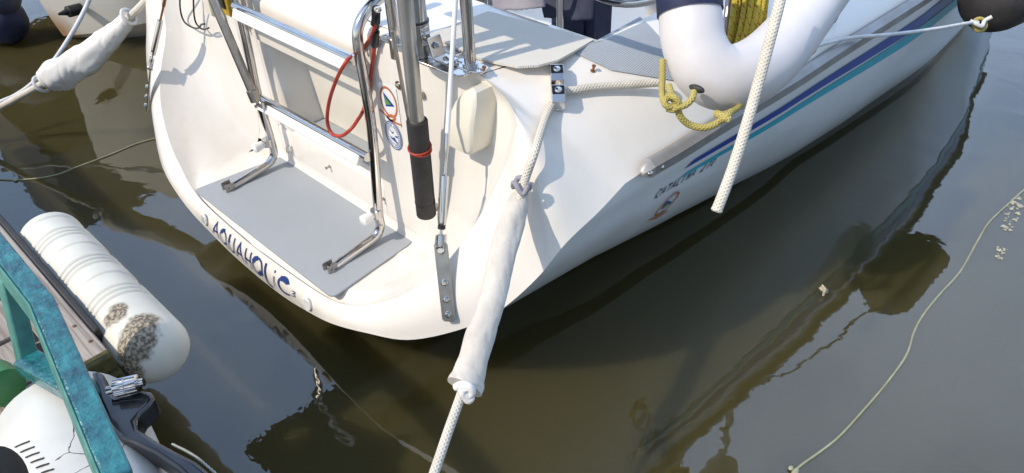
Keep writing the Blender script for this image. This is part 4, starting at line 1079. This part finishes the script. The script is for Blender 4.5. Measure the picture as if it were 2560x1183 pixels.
MB().grid(rows).add(top, [tuple(range(7))]).build('hull', M['neigh'], nb, smooth=30)
vt = MB(); vp = at(184, 22, y=n0.y + .02); vt.lathe(vp + V(.02, -.03, 0), (.2, -.95, .1), [(-.06, .026), (.004, .026), (.007, .022), (.008, .014), (.02, .013), (.05, .005), (.052, 0)], 18); vt.build('drain_fitting', M['black'], nb)
cv = MB(); cvb = n0 + V(-.9, .45, .68)
cv.grid([[cvb + V(x, y, z) for x, z in ((-1.6, 0), (-1.5, .6), (-.8, .85), (0, .80), (.5, .55), (.62, 0))] for y in (-.7, -.2, .4, 1.0)])
cv.add([cvb + V(x, -.7, z) for x, z in ((-1.6, 0), (-1.5, .6), (-.8, .85), (0, .80), (.5, .55), (.62, 0))], [tuple(range(6))])
cv.build('canvas_dodger', M['navycloth'], nb, smooth=30)
# dark bundle at the left edge
df = thing('dark_fender', at(20, 60, z=.12), 'dark navy cushion-like fender floating at the upper left corner', 'fender')
o = MB(); f0, f1 = at(-60, 40, z=.13), at(56, 62, z=.10); o.lathe(f0, f1 - f0, [(0, .02), (.01, .09), (.06, .11), ((f1 - f0).length - .06, .105), ((f1 - f0).length - .02, .07), ((f1 - f0).length, 0)], 28)
o.build('fender_body', M['navy'], df, smooth=60)
o = MB(); f0, f1 = at(-60, -20, z=.26), at(44, 0, z=.22); o.lathe(f0, f1 - f0, [(0, .02), (.01, .08), (.06, .09), ((f1 - f0).length - .05, .085), ((f1 - f0).length - .01, .05), ((f1 - f0).length, 0)], 28)
o.build('fender_cap', M['navycloth'], df, smooth=60)

# ================================================================== the dock and what stands on it
DZ = .40
dock = MB()
for k in range(26):
    x0 = -2.6 + k * .16; 
    dock.box(V(x0 + .077, -1.62, DZ - .06), (.150, 1.46, .035), bev=.004)
dock.box(V(-.6, -.90, DZ - .17), (4.0, .06, .18), bev=.004)
tag(dock.build('wooden_dock', M['plank']), 'weathered grey-brown wooden dock running along the bottom left of the view', 'dock')
pk = thing('edge_plank', V(.07, -.835, DZ), 'weathered grey edge plank with rusty nails and a mossy end, beside the white bumper', 'plank')
o = MB(); xe = at(282, 886, z=DZ).x
o.box(V((xe - 1.6) / 2, -.838, DZ - .018), (xe + 1.6, .082, .036), bev=.003); o.build('board', M['plank'], pk)
o = MB(); o.box(V(xe - .012, -.838, DZ - .0185), (.028, .0828, .0375), bev=.003); o.build('mossy_end', M['moss'], pk)
o = MB(); o.box(V(xe - .035, -.812, DZ - .12), (.10, .034, .165), bev=.004); o.build('mossy_post', M['moss'], pk)
for px, py in ((42, 632), (78, 675), (116, 722), (152, 768), (198, 822), (238, 860)):
    o = MB(); o.lathe(at(px - 12, py - 6, z=DZ), (0, 0, 1), [(-.002, .004), (.002, .0038), (.003, .002), (.003, 0)], 8); o.build('nail', M['copper'], pk)
# roll bumper
bmp = thing('dock_bumper', V(.07, -.72, .30), 'white ribbed roll bumper on the dock edge with a broken dirty end', 'dock bumper')
M['bumper'] = mat('bumper_vinyl', (.70, .675, .58), .55, vscale=9, col2=(.58, .56, .49), bump=.25, bscale=20, dist=.003)
bx0, bx1 = at(12, 590, z=.385).x, at(452, 930, y=-.70).x
yb0, zb0, rb0 = -.720, DZ - .062, .076
pts = []; rr = []
X = bx0 - .5
ribs = [bx1 - .30 + k * .0 for k in range(1)]
NB = 260
xs_ = [bx0 + (bx1 - bx0) * k / (NB - 1) for k in range(NB)]
for x in xs_:
    e = (bx1 - x); r = rb0
    if x - bx0 < .03: r = rb0 * math.sqrt(max(.0005, 1 - ((.03 - x + bx0) / .03) ** 2.5))
    if e < .07: r = rb0 * math.sqrt(max(0.0005, 1 - ((.07 - e) / .07) ** 2.8))
    for g0 in (.185, .34, .50, .66):
        for dg in (0, .018, .036):
            r -= .006 * math.exp(-((e - g0 - dg) / .0034) ** 2)
    for g0 in (.26, .42, .58):
        if abs(e - g0) < .028: r -= .003
    pts.append(V(x, yb0, zb0)); rr.append(r)
o = MB(); o.tube(pts, rr, 40, up=V(0, 0, 1)); o.build('roll', M['bumper'], bmp, smooth=50)
M['grime'] = mat('bumper_grime', (.30, .27, .22), .9, vscale=50, col2=(.09, .08, .065), bump=.9, bscale=140, dist=.004, detail=10)
def patch(e0, e1, a0, a1, off, name, mt, seed):
    rows = []
    for i in range(15):
        row = []
        for j in range(15):
            u, v = i / 14, j / 14
            ed = .5 * (noise.noise(V(u * 4, seed, v * 4)))
            e = e0 + (e1 - e0) * (u + ed * .12); a = R_(a0 + (a1 - a0) * (v + .12 * noise.noise(V(v * 5, u * 5, seed + 4))))
            rr_b = rb0 if e > .07 else rb0 * math.sqrt(max(0.0005, 1 - ((.07 - e) / .07) ** 2.8))
            rr_b += off * min(1, 6 * min(u, 1 - u, v, 1 - v) + .0)
            rows_p = V(bx1 - e, yb0 + math.sin(a) * rr_b, zb0 + math.cos(a) * rr_b)
            row.append(rows_p)
        rows.append(row)
    MB().grid(rows).build(name, mt, bmp, smooth=40)
def bumper_grime():
    t = M['bumper'].node_tree; n = t.nodes; l = t.links; b = n['Principled BSDF']; src = b.inputs['Base Color'].links[0].from_socket
    tc = [q for q in n if q.type == 'TEX_COORD'][0]
    nz = n.new('ShaderNodeTexNoise'); nz.inputs['Scale'].default_value = 20; nz.inputs['Detail'].default_value = 8; l.new(tc.outputs['Object'], nz.inputs['Vector'])
    n2 = n.new('ShaderNodeTexNoise'); n2.inputs['Scale'].default_value = 150; n2.inputs['Detail'].default_value = 6; l.new(tc.outputs['Object'], n2.inputs['Vector'])
    tot = None
    for c, r in ((V(bx1 - .050, yb0 - .012, zb0 + .066), .056), (V(bx1 - .028, yb0 - .045, zb0 + .05), .05), (V(bx1 - .128, yb0 - .022, zb0 + .066), .038), (V(bx1 - .02, yb0 - .07, zb0 + .01), .04)):
        vd = n.new('ShaderNodeVectorMath'); vd.operation = 'DISTANCE'; l.new(tc.outputs['Object'], vd.inputs[0]); vd.inputs[1].default_value = c
        g = mathn(t, 'SUBTRACT', 1.0, mathn(t, 'DIVIDE', vd.outputs['Value'], r)); tot = g if tot is None else mathn(t, 'MAXIMUM', tot, g)
    gm = n.new('ShaderNodeMapRange'); gm.inputs[1].default_value = -.02; gm.inputs[2].default_value = .22; gm.interpolation_type = 'SMOOTHSTEP'
    l.new(mathn(t, 'ADD', mathn(t, 'MULTIPLY', tot, .55), mathn(t, 'MULTIPLY', mathn(t, 'SUBTRACT', nz.outputs['Fac'], .5), 1.5)), gm.inputs[0]); m_ = gm.outputs[0]
    rp = n.new('ShaderNodeValToRGB'); rp.color_ramp.elements[0].position = .42; rp.color_ramp.elements[1].position = .60
    rp.color_ramp.elements[0].color = (.11, .085, .055, 1); rp.color_ramp.elements[1].color = (.40, .335, .24, 1); l.new(n2.outputs['Fac'], rp.inputs[0])
    mx = n.new('ShaderNodeMix'); mx.data_type = 'RGBA'; l.new(mathn(t, 'MULTIPLY', m_, mathn(t, 'MINIMUM', 1.0, mathn(t, 'MULTIPLY', mathn(t, 'MAXIMUM', tot, 0.0), 5.0))), mx.inputs[0]); l.new(src, mx.inputs[6]); l.new(rp.outputs[0], mx.inputs[7])
    l.new(mx.outputs[2], b.inputs['Base Color'])
bumper_grime()
fl_ = MB(); fl_.box(V((bx1 - 1.5) / 2 - .05, -.789, DZ - .022), (bx1 + 1.35, .014, .05), bev=.003)
fl_.build('mounting_flange', M['rubber'], bmp)

# teal painted frame
tf = thing('teal_frame', at(150, 900, z=DZ), 'glossy teal painted timber frame standing on the dock at lower left', 'frame')
def beam(pts, wa, wb, name, mt, up, off=0.0):
    """square-section timber along pts"""
    o = MB(); P = [Vector(p) for p in pts]; rows = []
    for i in range(len(P)):
        d0 = (P[i] - P[i - 1]).normalized() if i else (P[1] - P[0]).normalized(); d1 = (P[i + 1] - P[i]).normalized() if i < len(P) - 1 else d0
        t = (d0 + d1).normalized(); sd = t.cross(up).normalized(); u2 = sd.cross(t).normalized(); kk = 1 / max(.6, t.dot(d1))
        rows.append([P[i] + sd * ((a * wa / 2 + off) * kk) + u2 * (b * wb / 2) for a, b in ((-1, -1), (1, -1), (1, 1), (-1, 1), (-1, -1))])
    o.grid(rows); o.add(rows[0][:4], [(0, 1, 2, 3)]); o.add(rows[-1][:4], [(0, 1, 2, 3)])
    return o.build(name, mt, tf, smooth=25, bevel=.004)
T0, T1, T2 = at(-90, 520, d=1.50), at(112, 775, d=1.27), at(300, 1215, d=1.0)
upv = (T1 - T0).cross(T2 - T1).normalized(); 
upv = upv if upv.dot(V(0, 0, 1)) > 0 else -upv
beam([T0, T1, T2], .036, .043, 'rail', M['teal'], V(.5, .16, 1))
beam([T0, T1, T2], .004, .0405, 'sunlit_side', M['teal_lit'], V(.5, .16, 1), .0195)  # thin board painting sunlight onto the side face of the rail
I0, I1 = at(20, 720, d=1.40), at(60, 930, d=1.38)
beam([at(18, 690, d=1.36), at(75, 925, d=1.42)], .030, .05, 'post', M['teal_lit'], V(1, 0, .2))
beam([at(70, 905, d=1.40), at(215, 985, d=1.30)], .045, .035, 'crosspiece', M['teal'], V(0, 0, 1))

# cracked white cowling with vent slots
cw = thing('cracked_cowling', at(90, 1080, z=DZ), 'cracked dirty white plastic cowling with vent slots, behind the teal frame', 'cowling')
def cowl_mat():
    m = mat('cracked_plastic', (.66, .65, .60), .5, vscale=7, col2=(.52, .50, .45)); t = m.node_tree; n = t.nodes; l = t.links; b = n['Principled BSDF']
    src = b.inputs['Base Color'].links[0].from_socket; tc = [q for q in n if q.type == 'TEX_COORD'][0]
    nz = n.new('ShaderNodeTexNoise'); nz.inputs['Scale'].default_value = 14; nz.inputs['Detail'].default_value = 5; l.new(tc.outputs['Object'], nz.inputs['Vector'])
    vm = n.new('ShaderNodeVectorMath'); vm.operation = 'MULTIPLY_ADD'; l.new(nz.outputs['Color'], vm.inputs[0]); vm.inputs[1].default_value = (.05, .05, .05); l.new(tc.outputs['Object'], vm.inputs[2])
    vo = n.new('ShaderNodeTexVoronoi'); vo.feature = 'DISTANCE_TO_EDGE'; vo.inputs['Scale'].default_value = 9; l.new(vm.outputs[0], vo.inputs['Vector'])
    n2_ = n.new('ShaderNodeTexNoise'); n2_.inputs['Scale'].default_value = 8; l.new(tc.outputs['Object'], n2_.inputs['Vector'])
    g = mathn(t, 'MULTIPLY', mathn(t, 'LESS_THAN', vo.outputs['Distance'], .007), mathn(t, 'GREATER_THAN', n2_.outputs['Fac'], .50))
    mx = n.new('ShaderNodeMix'); mx.data_type = 'RGBA'; l.new(g, mx.inputs[0]); l.new(src, mx.inputs[6]); mx.inputs[7].default_value = (.06, .045, .03, 1); l.new(mx.outputs[2], b.inputs['Base Color'])
    return m
M['cowl'] = cowl_mat()
ca0, ca1 = at(-60, 1120, d=1.18), at(190, 1140, d=1.16)
axd = (at(140, 960, d=1.33) - at(210, 1250, d=1.10)).normalized()
o = MB(); o.lathe(at(110, 945, d=1.42) - V(0, 0, .11), -axd + V(0, 0, -.1), [(0, .02), (.004, .105), (.02, .120), (.10, .128), (.30, .135), (.45, .13)], 40); o_cowl = o; o.build('shell', M['cowl'], cw, smooth=50)
for k in range(8):
    c1, nn = hit(o_cowl, 40 + k * 13, 1118 + k * 13, .001); c2, _ = hit(o_cowl, 74 + k * 12, 1104 + k * 14, .001)
    if c1 is None or c2 is None: continue
    sl_o = MB(); sl_o.tube([c1, c1.lerp(c2, .5) + nn * .0008, c2], .0026, 8, flat=.5); sl_o.build('vent_slot', M['black'], cw)
gb = MB(); gb.lathe(at(-110, 925, d=1.5), at(60, 985, d=1.40) - at(-110, 925, d=1.5), [(0, .01), (.01, .036), (.03, .044), (.13, .045), (.17, .036), (.18, 0)], 30)
M['greenplastic'] = mat('green_plastic', (.05, .22, .07), .35, var=.2, vscale=12)
tag(gb.build('green_tank', M['greenplastic']), 'green plastic bottle lying on the dock behind the white cowling', 'bottle')
db = MB(); db.lathe(at(-90, 1235, d=1.06), at(30, 1190, d=1.05) - at(-90, 1235, d=1.06), [(0, .01), (.01, .05), (.04, .055), (.062, .048), (.068, .03), (.069, 0)], 26)
tag(db.build('dark_drum', M['rubber']), 'dark rubbery rounded object at the lower left corner of the dock', 'drum')

# black bracket with knurled knob
bkt = thing('black_bracket', at(320, 1020, z=DZ), 'glossy black curved bracket with a chrome knurled knob at the dock edge', 'bracket')
outl = [(226, 925), (252, 926), (264, 945), (276, 978), (292, 990), (320, 984), (352, 973), (376, 976), (386, 992), (372, 1012), (350, 1030), (338, 1050), (346, 1070), (384, 1096), (436, 1124), (490, 1152), (560, 1210), (500, 1230), (440, 1172), (384, 1134), (330, 1108), (300, 1098), (270, 1060), (244, 1000)]
zt = DZ + .055
base_o = [at(x, y, z=zt) for x, y in outl]
cen = sum(base_o, V(0, 0, 0)) / len(base_o)
o = MB(); n_ = len(base_o)
o.prism([p - V(0, 0, .05) for p in base_o], (0, 0, .05))
M['glossblack'] = mat('gloss_black', (.012, .013, .018), .18, var=.3, vscale=20, coat=.4)
ob = o.build('arm', M['glossblack'], bkt, smooth=30, bevel=.010); ob.modifiers['bevel'].segments = 4
kb0, kb1 = at(288, 972, z=zt + .016), at(346, 958, z=zt + .020); kd = (kb1 - kb0).normalized(); kl = (kb1 - kb0).length
o = MB(); a1 = kd.orthogonal().normalized(); a2 = kd.cross(a1); rows = []
for h, r in ((0, .010), (.0005, .0165), (kl * .46, .0168), (kl * .5, .0155), (kl * .54, .0168), (kl - .0005, .0165), (kl, .010)):
    rows.append([kb0 + kd * h + (a1 * math.cos(a) + a2 * math.sin(a)) * (r * (1 if k % 2 else .95)) for k, a in enumerate([2 * math.pi * k / 56 for k in range(57)])])
o.grid(rows); o.add(rows[0][:56], [tuple(range(56))]); o.add(rows[-1][:56], [tuple(range(56))]); o.build('knob', M['steel'], bkt, smooth=20)
o = MB(); o.tube([kb0 - kd * .014, kb1 + kd * .010], .0078, 12); o.build('knob_bolt', M['steel'], bkt)
# pale scalloped mat along the bottom edge behind the arm
sm = MB(); prev = None
bd = crom([at(x, y, z=DZ + .03) for x, y in ((432, 1112), (470, 1131), (505, 1155), (566, 1208))], 26)
for q in bd: sm.ball(q, .0030, (1, 1, 1), 8)
sm.tube(bd, .0020, 8)
tag(sm.build('beaded_edging', M['foamwhite']), 'short pale beaded rope edging beside the black bracket arm', 'edging')

# ================================================================== floating things
fl1 = MB(); fp = [(2600, 440), (2556, 478), (2510, 520), (2470, 560), (2440, 610), (2400, 680), (2350, 735), (2310, 785), (2285, 830), (2265, 890), (2215, 960), (2160, 1025), (2100, 1090), (2050, 1130), (2010, 1158), (1988, 1176)]
fl1.tube(crom([at(x, y, z=.002) + V(0, 0, .002 * noise.noise(V(x * .01, 0, 0))) for x, y in fp], 160), [.0030 + .0007 * noise.noise(V(i * .3, 2, 2)) for i in range(160)], 8)
for k in range(5): fl1.ball(at(1985 + 8 * math.sin(k * 2.2), 1176 + 6 * math.cos(k * 1.7), z=.006), .006, (1, 1.2, .7), 8)
tag(fl1.build('floating_line', M['line'], smooth=60), 'long pale yellow-green twine floating across the water at right', 'twine')
fl2 = MB(); fl2.tube(crom([at(x, y, z=.002) for x, y in ((-30, 446), (40, 450), (130, 440), (200, 415), (280, 385), (340, 360), (392, 345))], 60), .0030, 8)
fl2.ball(at(38, 450, z=.004), .008, (1.3, 1, .5), 8)
tag(fl2.build('floating_line', M['line'], smooth=60), 'thin twine on the dark water at left between the dock and the transom', 'twine')
def blob(mb_, px, py, r, z=.003):
    c = at(px, py, z=z); n = 14; pts = []
    for k in range(n):
        a = 2 * math.pi * k / n; q = r * (.45 + 1.6 * abs(noise.noise(V(px * .1 + 1.7 * math.cos(a), py * .1 + 1.7 * math.sin(a), 2)))) 
        pts.append(c + V(q * math.cos(a), q * math.sin(a), 0))
    mb_.add(pts + [c + V(0, 0, r * .35)] + [p - V(0, 0, .006) for p in pts], [(k, (k + 1) % n, n) for k in range(n)] + [(k, n + 1 + k, n + 1 + (k + 1) % n, (k + 1) % n) for k in range(n)])
for lab, pts in (('patch of pale foam flecks floating by the twine at the right edge', [(2548, 495, .014), (2535, 505, .018), (2552, 515, .02), (2528, 522, .012), (2545, 532, .016), (2520, 535, .008), (2538, 548, .012), (2524, 560, .01), (2512, 566, .014), (2526, 574, .012), (2515, 545, .006)]),
                 ('smaller patch of pale foam flecks floating just below the foam at the right edge', [(2500, 625, .014), (2508, 632, .01), (2492, 640, .008), (2504, 645, .011), (2512, 622, .006)])):
    o = MB()
    for p in pts:
        blob(o, p[0], p[1], p[2] * .55)
        for k in range(3): blob(o, p[0] + random.uniform(-9, 9), p[1] + random.uniform(-8, 8), p[2] * random.uniform(.15, .35))
    tag(o.build('foam_patch', M['foamwhite'], smooth=60), lab, 'foam')
lf = MB(); c = at(2060, 726, z=.004)
blob(lf, 2056, 720, .010); blob(lf, 2064, 728, .012); lf.tube([at(2058, 740, z=.004), at(2062, 722, z=.02), at(2055, 712, z=.026)], [.003, .005, .002], 8)
M['leaf'] = mat('pale_leaf', (.62, .52, .36), .7, var=.3, vscale=60)
tag(lf.build('floating_leaf', M['leaf'], smooth=60), 'small curled pale leaf floating on the water right of the hull', 'leaf')
